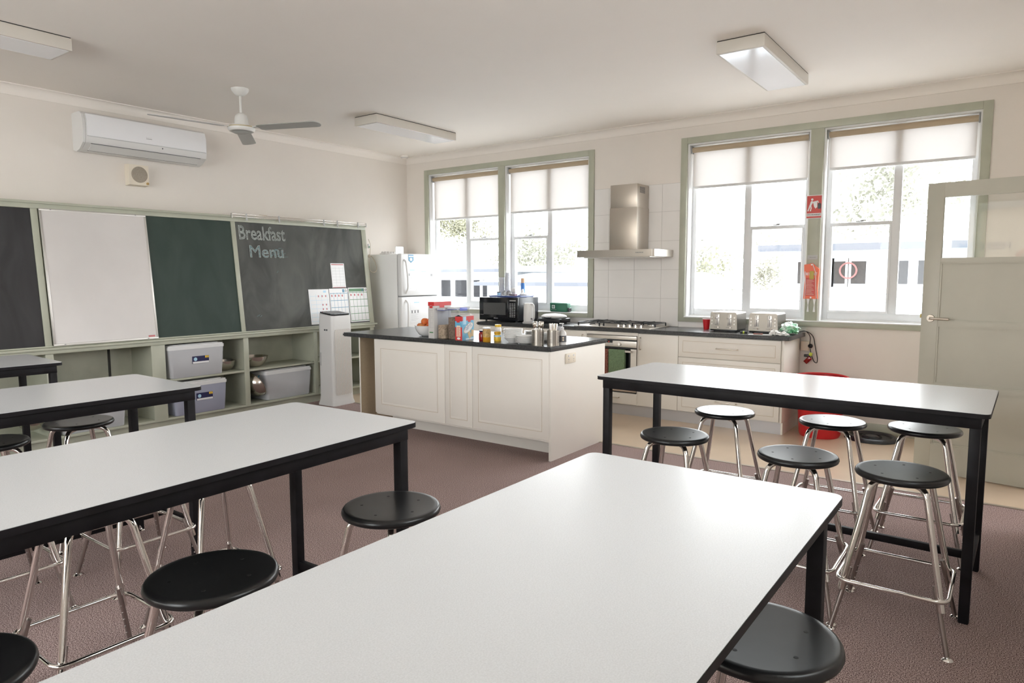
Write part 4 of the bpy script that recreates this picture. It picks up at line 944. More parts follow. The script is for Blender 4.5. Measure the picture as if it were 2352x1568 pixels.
tag(G().box(1.94, 2.00, -0.19, -0.13, ZT_, ZT_+0.10, bev=0.003).obj('tea_box', 'boxgrey'), 'pale upright tea box behind the mugs on the tray', 'box')
t = thing('cracker_box', 'pinkish grey carton lying on the microwave tray beside the mugs', 'box', (2.04, -0.285, ZT_)); G().box(-0.045, 0.045, -0.025, 0.025, 0, 0.032, bev=0.002).obj('carton', 'pinkbox', t); G().box(-0.043, 0.043, -0.0262, -0.0251, 0.016, 0.03).obj('printed_band', 'ink', t)
g = G(); g.sphere((2.155, -0.225, ZT_+0.023), 0.05, nu=12, nv=7, sc3=(1.1, 0.9, 0.45)); g.sphere((2.13, -0.21, ZT_+0.06), 0.025, 'bluespray', nu=9, nv=6, sc3=(0.7, 0.6, 1.4))
for v in g.bm.verts: v.co += Vector((random.uniform(-.004, .004), random.uniform(-.004, .004), random.uniform(-.002, .004)))
g.mats = ['bagwhite', 'bluespray']; tag(g.obj('plastic_wrapper', None), 'crumpled white and blue plastic wrapper at the right of the tray', 'wrapper')
# kettle
t = thing('kettle', 'white jug kettle standing in front of the microwave side', 'kettle', (2.395, -0.46, ZK))
G().lathe([(0, 0), (0.072, 0), (0.074, 0.012), (0.060, 0.020), (0, 0.020)], 32).obj('base', 'plastic', t)
g = G(); rings = []
for z, rx, ry in ((0.021, 0.062, 0.056), (0.05, 0.064, 0.058), (0.13, 0.062, 0.054), (0.20, 0.058, 0.050), (0.226, 0.054, 0.047), (0.232, 0.048, 0.040)):
    rings.append([g.bm.verts.new((rx*math.cos(2*PI*i/32)*(1+0.25*max(0, -math.cos(2*PI*i/32))**8*(z/0.23)**2), ry*math.sin(2*PI*i/32), z)) for i in range(32)])
for A, B in zip(rings, rings[1:]):
    for i in range(32): g.bm.faces.new((A[i], A[(i+1) % 32], B[(i+1) % 32], B[i]))
g.bm.faces.new(rings[0]); g.bm.faces.new(rings[-1]); g.obj('jug', 'plastic', t)
G().tube(fillet([(0.045, -0.02, 0.222), (0.088, -0.03, 0.218), (0.100, -0.035, 0.12), (0.092, -0.03, 0.05), (0.055, -0.015, 0.042)], 0.03, 6), 0.011, 10).obj('handle', 'plastic', t)
G().cyl((0.075, -0.045, 0.055), (0.073, -0.056, 0.055), 0.008, n=14).obj('switch', 'ink', t)
# sandwich press
t = thing('sandwich_press', 'black sandwich press with silver-white domed lid left of the hob', 'sandwich press', (2.66, -0.33, ZK))
G().box(-0.155, 0.155, -0.12, 0.12, 0.012, 0.062, bev=0.015, seg=3).obj('base', 'blackplastic', t)
G().box(-0.12, 0.12, -0.09, 0.09, 0, 0.012).obj('feet', 'blackplastic', t)
g = G(); g.sphere((0, 0, 0), 1, nu=32, nv=12, T=Matrix.Translation((0, 0, 0.080)) @ Matrix.Diagonal((0.160, 0.125, 0.034, 1))); g.obj('lid', 'plastic', t)
G().box(-0.04, 0.04, -0.150, -0.115, 0.066, 0.080, bev=0.005).obj('handle', 'blackplastic', t)
# first aid bag on the sill
t = thing('first_aid_kit', 'green first aid pouch with a white cross on the window sill', 'first aid kit', (2.53, -0.003, 1.028))
g = G(); g.box(-0.115, 0.13, -0.045, 0.045, 0, 0.108, bev=0.012, seg=3)
for v in g.bm.verts: v.co.z += 0.006*math.sin(v.co.x*30); v.co.y += 0.004*math.sin(v.co.x*50)
g.obj('pouch', 'firstaid', t)
G().box(-0.108, 0.122, -0.0505, -0.044, 0.088, 0.100, bev=0.002).obj('zip_flap', 'firstaid', t)
G().box(0.118, 0.150, -0.03, 0.035, 0.0, 0.05, bev=0.012).obj('strap', 'blackplastic', t)
g = G(); yy = -0.052
g.box(-0.078, -0.038, yy, yy+0.010, 0.038, 0.078); s = g.obj('white_square', 'paper', t, smooth=False)
G().box(-0.062, -0.054, yy-0.0012, yy, 0.042, 0.074).box(-0.074, -0.042, yy-0.0012, yy, 0.054, 0.062).obj('cross', 'firstaid', s, smooth=False)
text('pouch_lettering', 'FIRST AID KIT', 0.075, FRONT(-0.09, yy+0.001, 0.018), 'paper', t, extr=0.0)
# toasters
def toaster(lab, x, y, rz=0):
    t = thing('toaster', lab, 'toaster', (x, y, ZK), rz, 'four-slice toasters on the worktop'); a, dpt = 0.136, 0.29
    prof = [(-a, 0.022), (a, 0.022), (a-0.001, 0.06), (a-0.008, 0.165)] + [(a-0.026+0.018*math.cos(u), 0.172+0.018*math.sin(u)) for u in [PI/2*i/5 for i in range(6)]] + [(-a+0.026-0.018*math.sin(u), 0.172+0.018*math.cos(u)) for u in [PI/2*i/5 for i in range(6)]] + [(-a+0.008, 0.165), (-a+0.001, 0.06)]
    G().prism(prof, -dpt/2, dpt/2, 'y').obj('body', 'toastersteel', t)
    G().box(-a+0.006, a-0.006, -dpt/2+0.006, dpt/2-0.006, 0.006, 0.0215, bev=0.004).box(-a+0.03, a-0.03, -dpt/2+0.03, dpt/2-0.03, 0, 0.006).obj('base', 'blackplastic', t)
    g = G()
    for x_ in (-0.088, -0.048, 0.048, 0.088): g.box(x_-0.009, x_+0.009, -0.115, 0.105, 0.1885, 0.1915)
    g.obj('bread_slot', 'ink', t, smooth=False)
    yf = -dpt/2
    for sx_ in (-1, 1):
        cx = sx_*0.060
        ch = G().box(cx-0.021, cx+0.021, yf-0.003, yf-0.0001, 0.062, 0.172, bev=0.001).obj('lever_plate', 'alu', t)
        G().box(cx-0.0025, cx+0.0025, yf-0.0036, yf-0.0031, 0.068, 0.166).obj('lever_slot', 'ink', ch, smooth=False)
        G().box(cx-0.019, cx+0.019, yf-0.020, yf-0.004, 0.128, 0.139, bev=0.003).obj('lever', 'chrome', ch)
        for k in range(3): G().cyl((sx_*0.110, yf-0.0001, 0.075+0.032*k), (sx_*0.110, yf-0.006, 0.075+0.032*k), 0.0085, n=16).obj('button', 'alu', t)
        G().box(cx-0.031, cx+0.031, yf-0.0012, yf-0.0001, 0.0405, 0.0435).obj('dial_track', 'ink', t, smooth=False)
        G().cyl((cx+0.012, yf, 0.042), (cx+0.012, yf-0.010, 0.042), 0.0075, n=14).obj('dial_knob', 'chrome', t)
    return t
toaster('stainless four-slice toaster beside the red cup, left of the two', 4.655, -0.235)
toaster('stainless four-slice toaster beside the green plastic bag, right of the two', 5.035, -0.235)
t = thing('paper_cup', 'red paper cup on the worktop behind the left toaster', 'cup', (4.420, -0.20, ZK))
G().lathe([(0, 0), (0.027, 0), (0.0385, 0.105), (0.036, 0.105), (0.025, 0.003), (0, 0.003)], 28).obj('cup', 'red', t)
G().lathe([(0.0385, 0.104), (0.040, 0.104), (0.040, 0.109), (0.0365, 0.109), (0.0365, 0.104)], 28).obj('rim', 'paper', t)
t = thing('marker', 'small black marker with yellow label on the worktop between the toasters', 'marker', (4.885, -0.47, ZK), math.radians(12)); G().cyl((-0.032, 0, 0.011), (0.032, 0, 0.011), 0.011, n=14).obj('barrel', 'blackplastic', t); G().cyl((-0.008, 0, 0.011), (0.006, 0, 0.011), 0.0114, n=14).obj('label_band', 'tagyellow', t)
tag(G().box(-0.105, 0.105, -0.07, 0.07, 0, 0.001).obj('paper_sheet', 'paper', None, (5.05, -0.50, ZK), (0, 0, math.radians(12)), smooth=False), 'white paper sheet lying on the worktop in front of the right toaster', 'paper')
t = thing('phone', 'small maroon phone-like device lying on the paper sheet', 'phone', (5.03, -0.505, ZK+0.0012), math.radians(10)); G().box(-0.04, 0.04, -0.025, 0.025, 0, 0.010, bev=0.003).obj('body', 'towelred', t); G().box(-0.034, 0.034, -0.019, 0.019, 0.0101, 0.0106).obj('screen', 'ink', t)
def crumple(name, m, c, r, sc3, amp, lab, cat, seed, group=None):
    random.seed(seed); g = G(); bmesh.ops.create_icosphere(g.bm, subdivisions=4, radius=1.0)
    from mathutils import noise as nz
    for v in g.bm.verts:
        p = v.co.copy(); d = 1+amp*(nz.noise(p*2.3+Vector((seed, 0, 0)))*1.4+abs(nz.noise(p*5+Vector((0, seed, 0))))*0.9)
        v.co = Vector((p.x*sc3[0]*d, p.y*sc3[1]*d, max(p.z, -0.55)*sc3[2]*d))*r
    zm = min(v.co.z for v in g.bm.verts)
    for v in g.bm.verts: v.co.z -= zm
    o = g.obj(name, m, None, c, ang=25); return tag(o, lab, cat, group)
crumple('bread_bag', 'baggreen', (5.262, -0.33, ZK), 0.072, (1.0, 1.2, 0.78), 0.35, 'crumpled green and white plastic bag at the right end of the worktop', 'plastic bag', 3)
crumple('tissue', 'bagwhite', (5.18, -0.52, ZK), 0.028, (1.2, 0.9, 0.8), 0.5, 'crumpled white tissue in front of the green bag, left one', 'tissue', 5, 'crumpled tissues on the worktop')
crumple('tissue', 'bagwhite', (5.255, -0.535, ZK), 0.030, (1.5, 0.8, 0.6), 0.5, 'crumpled white tissue in front of the green bag, right one at the corner', 'tissue', 8, 'crumpled tissues on the worktop')
# wall outlet with cords at the end of the worktop
t = thing('power_point', 'beige wall power point with black toaster plugs beside the worktop end', 'power outlet', (0, 0, 0))
G().box(5.300, 5.372, -0.045, -0.001, 0.735, 0.825, bev=0.004).obj('outlet_box', 'beigeplastic', t)
G().sphere((5.392, -0.055, 0.785), 0.022, nu=14, nv=9).box(5.37, 5.385, -0.062, -0.046, 0.775, 0.795).obj('plug', 'blackplastic', t)
G().tube(fillet([(5.30, -0.10, 0.922), (5.345, -0.07, 0.932), (5.385, -0.035, 0.88), (5.382, -0.045, 0.80)], 0.04, 6), 0.004, 8).obj('cord', 'blackplastic', t)
G().tube(fillet([(5.30, -0.13, 0.922), (5.352, -0.10, 0.932), (5.408, -0.03, 0.89), (5.43, -0.02, 0.76), (5.452, -0.02, 0.66), (5.448, -0.02, 0.62), (5.425, -0.03, 0.63), (5.40, -0.05, 0.70), (5.388, -0.05, 0.76)], 0.05, 6), 0.004, 8).obj('cord', 'blackplastic', t)
t = thing('gas_lighter', 'clear black and maroon plug adaptors hanging from the power point', 'adaptor', (0, 0, 0))
G().box(-0.02, 0.02, -0.03, 0.0, -0.07, 0.0, bev=0.004, T=Matrix.Translation((5.395, -0.035, 0.675)) @ Matrix.Rotation(math.radians(42), 4, 'Y')).obj('adaptor_body', 'jam', t)
G().box(-0.035, 0.02, -0.03, 0.0, -0.012, 0.012, bev=0.004, T=Matrix.Translation((5.37, -0.03, 0.69))).obj('adaptor_plug', 'blackplastic', t)
G().box(-0.014, 0.014, -0.04, -0.032, -0.016, 0.016, bev=0.002, T=Matrix.Translation((5.400, -0.035, 0.708)) @ Matrix.Rotation(math.radians(20), 4, 'Y')).obj('tag', 'tagyellow', t)
t.name = 'plug_adaptor'
# fire blanket sign, notice plate, fire blanket
t = thing('safety_sign', 'red fire blanket sign on the green post between the right windows', 'sign', (5.298, -0.0235, 1.99)); SW, SH = 0.142, 0.218
G().box(0, SW, -0.003, 0, 0, SH, bev=0.001).obj('plate', 'paper', t)
G().box(0.006, SW-0.006, -0.0036, -0.0031, 0.006, SH-0.006).obj('red_field', 'redsign', t, smooth=False)
G().box(0.008, SW-0.008, -0.0042, -0.0037, 0.022, 0.050).obj('caption_band', 'paper', t, smooth=False)
text('caption', 'FIRE BLANKET', SW-0.022, FRONT(0.011, -0.0042, 0.030), 'ink', t, height=0.014, bold=0.02, extr=0.0)
g = G(); yy = -0.0040; V = lambda x, z: (x, yy, z)
g.cyl((0.052, yy+0.001, 0.178), (0.052, yy-0.0003, 0.178), 0.0105, n=20)
for poly in ([(0.030, 0.125), (0.045, 0.120), (0.060, 0.150), (0.054, 0.166), (0.040, 0.160)], [(0.030, 0.128), (0.040, 0.120), (0.028, 0.085), (0.022, 0.070), (0.012, 0.072), (0.020, 0.095)], [(0.034, 0.126), (0.046, 0.120), (0.050, 0.098), (0.044, 0.070), (0.034, 0.070), (0.040, 0.098)], [(0.052, 0.156), (0.056, 0.148), (0.098, 0.156), (0.108, 0.142), (0.112, 0.148), (0.102, 0.166)], [(0.060, 0.150), (0.098, 0.158), (0.098, 0.105), (0.082, 0.092), (0.070, 0.112)]):
    g.prism([(a, b) for a, b in poly], yy-0.0004, yy+0.0004, 'y')
g.obj('pictogram_person', 'paper', t, smooth=False)
G().prism([(0.102, 0.090), (0.132, 0.090), (0.132, 0.132), (0.124, 0.142), (0.108, 0.142), (0.102, 0.132)], yy-0.0004, yy+0.0004, 'y').obj('pictogram_bin', 'ink', t, smooth=False)
o = G().box(0, 0.092, -0.002, 0, 0, 0.042, bev=0.001).obj('notice_plate', 'lightgrey', None, (5.325, -0.0235, 1.605)); tag(o, 'small silver notice plate above the orange fire blanket', 'plate')
text('plate_lettering', 'FIRE BLANKET', 0.06, FRONT(0.02, -0.0025, 0.018), 'ink', o, extr=0.0)
t = thing('fire_blanket', 'orange fire blanket pouch hanging on the green window post', 'fire blanket', (5.305, -0.026, 1.235)); BW, BH = 0.135, 0.335
prof = [(0.002, 0), (BW-0.004, 0), (BW-0.008, 0.10), (BW-0.004, 0.20), (BW, 0.28), (0.075, BH), (0.0, BH-0.012), (0.002, 0.26), (0.012, 0.18), (0.006, 0.08)]
G().prism(prof, -0.022, 0, 'y').obj('pouch', 'orange', t, ang=20)
G().prism([(0.020, 0.028), (BW-0.030, 0.028), (BW-0.034, 0.20), (0.022, 0.20)], -0.0235, -0.0221, 'y').obj('instruction_panel', 'redsign', t, smooth=False)
g = G()
for k in range(11): g.box(0.026, BW-0.040-0.01*(k % 3), -0.0242, -0.0236, 0.04+k*0.0135, 0.043+k*0.0135)
g.obj('small_print', 'boxcream', t, smooth=False)
text('pouch_lettering', 'FIRE BLANKET', 0.108, FRONT(0.012, -0.0225, 0.222), 'paper', t, height=0.026, bold=0.02, extr=0.0)
G().tube([(0.014, -0.024, 0.005), (0.020, -0.024, 0.12), (0.012, -0.024, 0.26)], 0.003, 6).tube([(BW-0.014, -0.024, 0.005), (BW-0.024, -0.024, 0.12), (BW-0.030, -0.024, 0.25), (0.075, -0.024, 0.33)], 0.003, 6).obj('white_piping', 'paper', t)
G().box(0.052, 0.092, -0.030, -0.0245, 0.185, 0.262, bev=0.002).obj('service_tag', 'brass', t)
G().cyl((0.068, -0.022, 0.322), (0.068, -0.028, 0.322), 0.007, n=14).cyl((0.070, -0.022, 0.012), (0.070, -0.027, 0.012), 0.008, n=14).obj('hook', 'paper', t)
for sx_ in (0.045, 0.100): G().prism([(sx_-0.014, 0), (sx_+0.014, 0), (sx_+0.003, -0.06), (sx_+0.010, -0.125), (sx_-0.010, -0.125), (sx_-0.002, -0.06)], -0.012, -0.010, 'y').obj('pull_tape', 'paper', t, smooth=False)

# ------------------------------------------------------------------ red bin and black lid on the floor
t = thing('rubbish_bin', 'large round red plastic bin on the floor by the kitchen drawers', 'bin', (5.565, -0.36, 0))
G().lathe([(0, 0), (0.165, 0), (0.175, 0.02), (0.212, 0.52), (0.205, 0.53), (0.170, 0.03), (0, 0.02)], 48).obj('bin_body', 'red', t)
G().lathe([(0.205, 0.515), (0.226, 0.515), (0.232, 0.530), (0.228, 0.548), (0.212, 0.552), (0.205, 0.540)], 48).obj('rim', 'red', t)
t = thing('bin_lid', 'round black lid lying on the vinyl floor beside the red bin', 'lid', (5.975, -0.235, 0))
G().lathe([(0, 0.030), (0.05, 0.030), (0.06, 0.018), (0.155, 0.014), (0.170, 0.030), (0.185, 0.034), (0.212, 0.020), (0.222, 0.004), (0.215, 0.0), (0, 0.0)], 48).obj('disc', 'blackplastic', t)
G().lathe([(0.070, 0.0175), (0.078, 0.030), (0.086, 0.0175)], 36).obj('raised_ring', 'blackplastic', t)

# ------------------------------------------------------------------ island
IX0, IX1, IY0, IY1 = 1.632, 4.066, -2.562, -1.648
t = thing('kitchen_island', 'cream panelled kitchen island with an open left end', 'kitchen island', (0, 0, 0)); YF = -2.54
G().box(2.048, 4.035, YF+0.018, -1.70, 0.150, 0.8715).obj('carcass', 'cream', t, smooth=False)
G().box(2.06, 4.035, YF+0.215, YF+0.233, 0, 0.150).obj('kickboard', 'cream', t, smooth=False)
G().box(2.06, 4.034, YF+0.019, YF+0.214, 0.146, 0.1495).obj('underside', 'cream', t, smooth=False)
for a, b, ins in ((2.050, 2.944, 0.085), (2.944, 3.256, 0.055), (3.256, 4.034, 0.062)):
    g = G(); routed(g, a+0.0015, b-0.0015, 0.164, 0.868, YF, ins); g.obj('front_panel', None, t)
G().box(4.036, 4.056, YF-0.006, -1.675, 0, 0.8715, bev=0.001).obj('end_panel', 'cream', t)
G().box(1.800, 1.817, YF+0.03, -1.68, 0, 0.8715, 'cream', bev=0.0008).box(1.8172, 1.8180, YF+0.031, -1.681, 0.0, 0.871, 'mdf').obj('end_panel', None, t)
G().box(2.0455, 2.0478, YF+0.02, -1.70, 0.0, 0.8715).obj('inner_side', 'mdf', t, smooth=False)
p = G().box(4.0565, 4.068, -2.335, -2.19, 0.758, 0.838, bev=0.003).obj('power_outlet', 'speakerbox', t)
for y in (-2.30, -2.225): G().cyl((4.068, y, 0.818), (4.072, y, 0.818), 0.008, n=12).obj('switch', 'paper', p)
for y in (-2.30, -2.225): G().box(4.0681, 4.0686, y-0.006, y-0.003, 0.785, 0.794).box(4.0681, 4.0686, y+0.003, y+0.006, 0.785, 0.794).box(4.0681, 4.0686, y-0.001, y+0.001, 0.770, 0.780).obj('socket_slots', 'grey', p, smooth=False)
g = G(); g.box(IX0, IX1, IY0, IY1, 0.8725, 0.91)
es = [e for e in g.bm.edges if (all(v.co.y < IY0+0.001 for v in e.verts) or all(v.co.x > IX1-0.001 for v in e.verts)) and abs(e.verts[0].co.z-e.verts[1].co.z) < 1e-6]
bmesh.ops.bevel(g.bm, geom=es, offset=0.010, segments=4, affect='EDGES')
tag(g.obj('island_worktop', 'worktop'), 'charcoal worktop with rounded front edge on the cream island', 'worktop')
# ---- on the island
ZI = 0.9105
bw = make_bowl('white china bowl of fruit at the left of the island', (2.575, -2.36, ZI), 0.120, 0.098, m='ceramic', name='fruit_bowl', group=None); bw.data.polygons.foreach_set
fr_ = [(-0.062, -0.025, 0.085, 0.036, 'applered', 'fruit, lower left in the white bowl'), (-0.005, -0.055, 0.080, 0.035, 'applered', 'fruit at the front of the white bowl'), (0.055, -0.035, 0.084, 0.036, 'orangefruit', 'fruit at the right front of the white bowl'),
       (-0.028, 0.0, 0.128, 0.038, 'orangefruit', 'fruit on top of the heap, left one'), (0.030, 0.010, 0.130, 0.037, 'orangefruit', 'fruit on top of the heap, right one'), (0.0, 0.055, 0.090, 0.036, 'orangefruit', 'fruit at the back of the white bowl')]
for x, y, z, r, m, lab in fr_:
    t = thing('fruit', ('red and orange ' if m == 'applered' else 'orange ')+lab, 'fruit', (2.575+x, -2.36+y, ZI+z), random.uniform(0, 6), 'fruit heaped in the white bowl')
    g = G(); g.lathe([(0, -r*0.92), (r*0.45, -r*0.88), (r*0.85, -r*0.5), (r*1.0, 0.05*r), (r*0.9, r*0.5), (r*0.5, r*0.86), (r*0.12, r*0.84), (0, r*0.78)], 22); g.obj('flesh', m, t)
    G().cyl((0, 0, r*0.76), (0.002, 0.002, r*0.95), 0.0018, n=6).obj('stalk', 'trunk', t)
tag(G().box(0, 0.22, 0, 0.15, 0, 0.003).obj('paper_sheet', 'paper', None, (2.12, -2.02, ZI), (0, 0, math.radians(-8)), smooth=False), 'white papers lying on the island left of the fruit bowl', 'paper')
def carton(lab, x, y, w_, d_, h_, rz, body, name='cereal_box'):
    t = thing(name, lab, 'box', (x, y, ZI), math.radians(rz), 'cereal and biscuit boxes on the island'); return t, G().box(0, w_, 0, d_, 0, h_, bev=0.001).obj('carton', body, t)
# grey-white cereal box; local x along its wide side, local y is its depth; left narrow side turned to the camera
t, c = carton('tall grey-white cereal box with a red top band, left of the clear containers', 2.748, -2.530, 0.070, 0.22, 0.322, -2, 'boxgrey')
G().box(-0.0008, 0.0728, -0.0008, 0.2208, 0.288, 0.3225).obj('red_band', 'boxred', t, smooth=False)
G().box(0.018, 0.056, -0.0016, -0.0009, 0.268, 0.300).obj('red_tab', 'boxred', t, smooth=False)
G().box(0.0729, 0.0737, 0.07, 0.13, 0.268, 0.302).obj('red_tab', 'boxred', t, smooth=False)
g = G()
for z0, z1 in ((0.19, 0.235), (0.14, 0.18), (0.095, 0.132)):
    for q in ((0.012, 0.060, z0, z0+0.0015), (0.012, 0.060, z1-0.0015, z1), (0.012, 0.0135, z0, z1), (0.0585, 0.060, z0, z1), (0.030, 0.031, z0, z1)): g.box(q[0], q[1], -0.0012, -0.0002, q[2], q[3])
g.obj('nutrition_table', 'inkgrey', t, smooth=False)
text('side_lettering', 'Cereal', 0.046, FRONT(0.012, -0.001, 0.243), 'inkgrey', t, extr=0.0)
G().box(0.014, 0.058, -0.0012, -0.0002, 0.048, 0.058).obj('green_stripe', 'papergreen', t, smooth=False)
text('tab_lettering', 'HOT', 0.024, FRONT(0.025, -0.0018, 0.284), 'paper', t, extr=0.0)
# clear containers with grain
def canister(lab, x, y, w_, d_, h_, fill, fm, rz, clip=False):
    t = thing('food_container', lab, 'food container', (x, y, ZI), math.radians(rz), 'clear cereal containers with blue-clipped lids')
    G().prism(rrect(0, w_, 0, d_, 0.018), 0.0, h_-0.022, 'z').obj('tub_wall', 'clear', t)
    G().prism(rrect(0.004, w_-0.004, 0.004, d_-0.004, 0.015), 0.003, fill, 'z').obj('contents', fm, t)
    G().prism(rrect(-0.004, w_+0.004, -0.004, d_+0.004, 0.02), h_-0.0205, h_-0.0175, 'z').obj('lid_seal', 'clipblue', t)
    G().prism(rrect(-0.005, w_+0.005, -0.005, d_+0.005, 0.02), h_-0.0172, h_, 'z').obj('lid', 'frosted', t)
    if clip: G().box(w_+0.0055, w_+0.011, d_*0.30, d_*0.78, h_-0.034, h_-0.006, bev=0.002).obj('side_clip', 'clipblue', t)
    G().box(w_+0.0002, w_+0.0010, d_*0.1, d_*0.9, h_*0.05, h_*0.52).obj('frosted_panel', 'clear', t, smooth=False) if False else None
    return t
canister('clear container half full of pale oats beside the tall cereal box', 2.838, -2.515, 0.092, 0.19, 0.272, 0.120, 'oats', -3)
canister('clear container of brown flakes with a blue clip, behind the blue biscuit box', 2.950, -2.505, 0.092, 0.19, 0.282, 0.190, 'muesli', -3, True)
# blue and red biscuit box
t = thing('biscuit_box', 'red and blue biscuit carton with open flaps in the middle of the island', 'box', (3.140, -2.530, ZI), math.radians(97), 'cereal and biscuit boxes on the island')
a, b, h = 0.070, 0.185, 0.205   # a: red side width (faces camera-left), b: blue face
# local -y face is the blue front (width b along x), local -x face is the red side
G().box(0, b, 0, a, 0, h, 'boxblue').box(-0.0006, 0, 0, a, 0, h, 'boxred').obj('carton', None, t, smooth=False)
fr0 = FRONT(0, -0.0007, 0)
SD = basis((0, -1, 0), (0, 0, 1), (-0.0008, a, 0))      # side face, x runs from back to front
G().box(0, b, h-0.038, h-0.0005, 0, 0.0006, T=fr0).box(0, a, h-0.030, h-0.0005, 0, 0.0006, T=SD).obj('red_band', 'boxred', t, smooth=False)
G().box(b*0.08, b*0.34, h-0.070, h-0.002, 0.0007, 0.0014, T=fr0).obj('pale_tab', 'paperpale', t, smooth=False)
G().box(b*0.50, b*0.72, h-0.052, h-0.012, 0.0007, 0.0014, T=fr0).box(a*0.22, a*0.68, h-0.052, h-0.014, 0.0007, 0.0014, T=SD).obj('red_tab', 'boxred', t, smooth=False)
text('tab_lettering', 'HOT', b*0.16, fr0 @ Matrix.Translation((b*0.53, h-0.045, 0.0012)), 'paper', t, height=0.022, extr=0.0)
g = G(); Te = fr0 @ Matrix.Translation((b*0.52, h*0.50, 0)) @ Matrix.Rotation(math.radians(24), 4, 'Z') @ Matrix.Diagonal((1, 0.42, 1, 1))
g.lathe([(0, 0), (b*0.43, 0), (b*0.43, 0.0010), (0, 0.0010)], 36, 'biscuit', T=Te); g.lathe([(0, 0.0010), (b*0.40, 0.0010), (b*0.40, 0.0016), (0, 0.0016)], 36, 'paper', T=Te); g.obj('name_oval', None, t, smooth=False)
text('name_lettering', 'VitaBrits', b*0.66, fr0 @ Matrix.Translation((b*0.20, h*0.33, 0.0016)) @ Matrix.Rotation(math.radians(24), 4, 'Z'), 'boxnavy', t, height=0.040, bold=0.01, extr=0.0)
g = G()
for (x, z, ang) in ((0.62, 0.20, 30), (0.86, 0.26, -8)): g.box(-0.020, 0.020, -0.030, 0.030, 0.0007, 0.0016, T=fr0 @ Matrix.Translation((b*x, h*z, 0)) @ Matrix.Rotation(math.radians(ang), 4, 'Z'))
g.obj('biscuit_picture', 'biscuit', t, smooth=False)
G().box(b*0.3, b*0.95, 0.003, 0.012, 0.0007, 0.0011, T=fr0).obj('pale_base', 'paper', t, smooth=False)
G().box(0, a, h*0.55, h*0.80, 0.0006, 0.0010, T=SD).obj('blue_side_band', 'boxblue', t, smooth=False)
G().box(a*0.2, a*0.78, h*0.16, h*0.62, 0.0011, 0.0016, T=SD).obj('side_panel', 'boxcream', t, smooth=False)
g = G()
for k in range(7): g.box(a*0.27, a*(0.70-0.05*(k % 2)), h*(0.20+0.055*k), h*(0.222+0.055*k), 0.0016, 0.002, T=SD)
g.obj('side_print', 'boxred', t, smooth=False)
g = G(); g.lathe([(0, 0.0007), (a*0.24, 0.0007), (a*0.24, 0.0013), (0, 0.0013)], 20, T=SD @ Matrix.Translation((a*0.5, h*0.08, 0)) @ Matrix.Diagonal((1, 0.6, 1, 1))); g.obj('bowl_picture', 'paper', t, smooth=False)
for q, (x0, x1, y0, y1, rx) in enumerate(((0.002, b-0.002, 0, 0.045, -24), (0.002, b-0.002, a, a+0.045, 150))):
    G().box(x0, x1, 0, 0.045, 0, 0.0008, T=Matrix.Translation((0, 0.0 if q == 0 else a, h)) @ Matrix.Rotation(math.radians(20 if q == 0 else 155), 4, 'X')).obj('flap', 'boxgrey', t, smooth=False)
# jars
def jar(lab, x, y, r, h, body, lid, lidh, label=None, name='spread_jar', sq=False):
    t = thing(name, lab, 'jar', (x, y, ZI), 0, 'spread jars on the island')
    g = G(); g.lathe([(0, 0), (r*0.92, 0), (r, 0.006), (r, h*0.82), (r*0.86, h*0.92), (r*0.80, h*0.94), (r*0.80, h), (0, h)], 28); g.obj('jar', body, t)
    G().lathe([(0, h+0.0005), (r*0.9, h+0.0005), (r*0.92, h+lidh*0.15), (r*0.92, h+lidh), (0, h+lidh+0.001)], 28).obj('lid', lid, t)
    if label: G().lathe([(r*1.003, h*label[1]), (r*1.02, h*label[1]), (r*1.02, h*label[2]), (r*1.003, h*label[2])], 28).obj('label_band', label[0], t)
    return t
jar('jar of dark red jam with navy lid behind the honey jar', 3.285, -2.435, 0.030, 0.075, 'jam', 'navylid', 0.014)
jar('honey jar with an ornate gold label at the front of the island', 3.385, -2.500, 0.034, 0.108, 'honey', 'paper', 0.014, ('honeylabel', 0.38, 0.97))
jar('spread jar with yellow lid and blue-yellow label right of the honey', 3.425, -2.405, 0.031, 0.062, 'mustard', 'brownlid', 0.020, ('paperpale', 0.62, 0.86))
jar('taller pale jar with yellow band standing behind the honey jar', 3.375, -2.33, 0.030, 0.115, 'paper', 'mustard', 0.020)
jar('small dark jar with white lid just left of the honey', 3.245, -2.37, 0.026, 0.055, 'ink', 'paper', 0.02)
# plates and bowls
def stack(n, x, y, r, dz, kind, lab, group, base=0.0):
    pr = [(0, 0), (r*0.55, 0), (r*0.62, 0.004), (r*0.90, 0.012), (r, 0.017), (r*0.995, 0.019), (r*0.88, 0.0155), (r*0.6, 0.007), (0, 0.004)] if kind == 'plate' else \
         [(0, 0), (r*0.45, 0), (r*0.48, 0.006), (r*0.75, 0.022), (r*0.95, 0.042), (r, 0.046), (r*0.97, 0.048), (r*0.72, 0.027), (r*0.4, 0.010), (0, 0.008)]
    first = G().lathe(pr, 36).obj('side_plate' if kind == 'plate' else 'cereal_bowl', 'ceramic', None, (x, y, ZI)); tag(first, lab, kind, group)
    for k in range(1, n):
        c = first.copy(); sc.collection.objects.link(c); c.location = (x+random.uniform(-.0012, .0012), y+random.uniform(-.0012, .0012), ZI+dz*k)
stack(10, 3.60, -2.42, 0.079, 0.0075, 'bowl', 'white bowl in the tall nested stack beside the jars', 'white bowls in the tall nested stack')
stack(8, 3.745, -2.455, 0.079, 0.0073, 'plate', 'white side plate in the front stack beside the cutlery holders', 'white plates in the front stack')
stack(9, 3.60, -2.12, 0.082, 0.0075, 'plate', 'white plate in the rear stack behind the bowls', 'white plates in the rear left stack')
stack(8, 3.755, -2.15, 0.070, 0.0075, 'plate', 'white plate in the rear stack nearest the cutlery holders', 'white plates in the rear right stack')
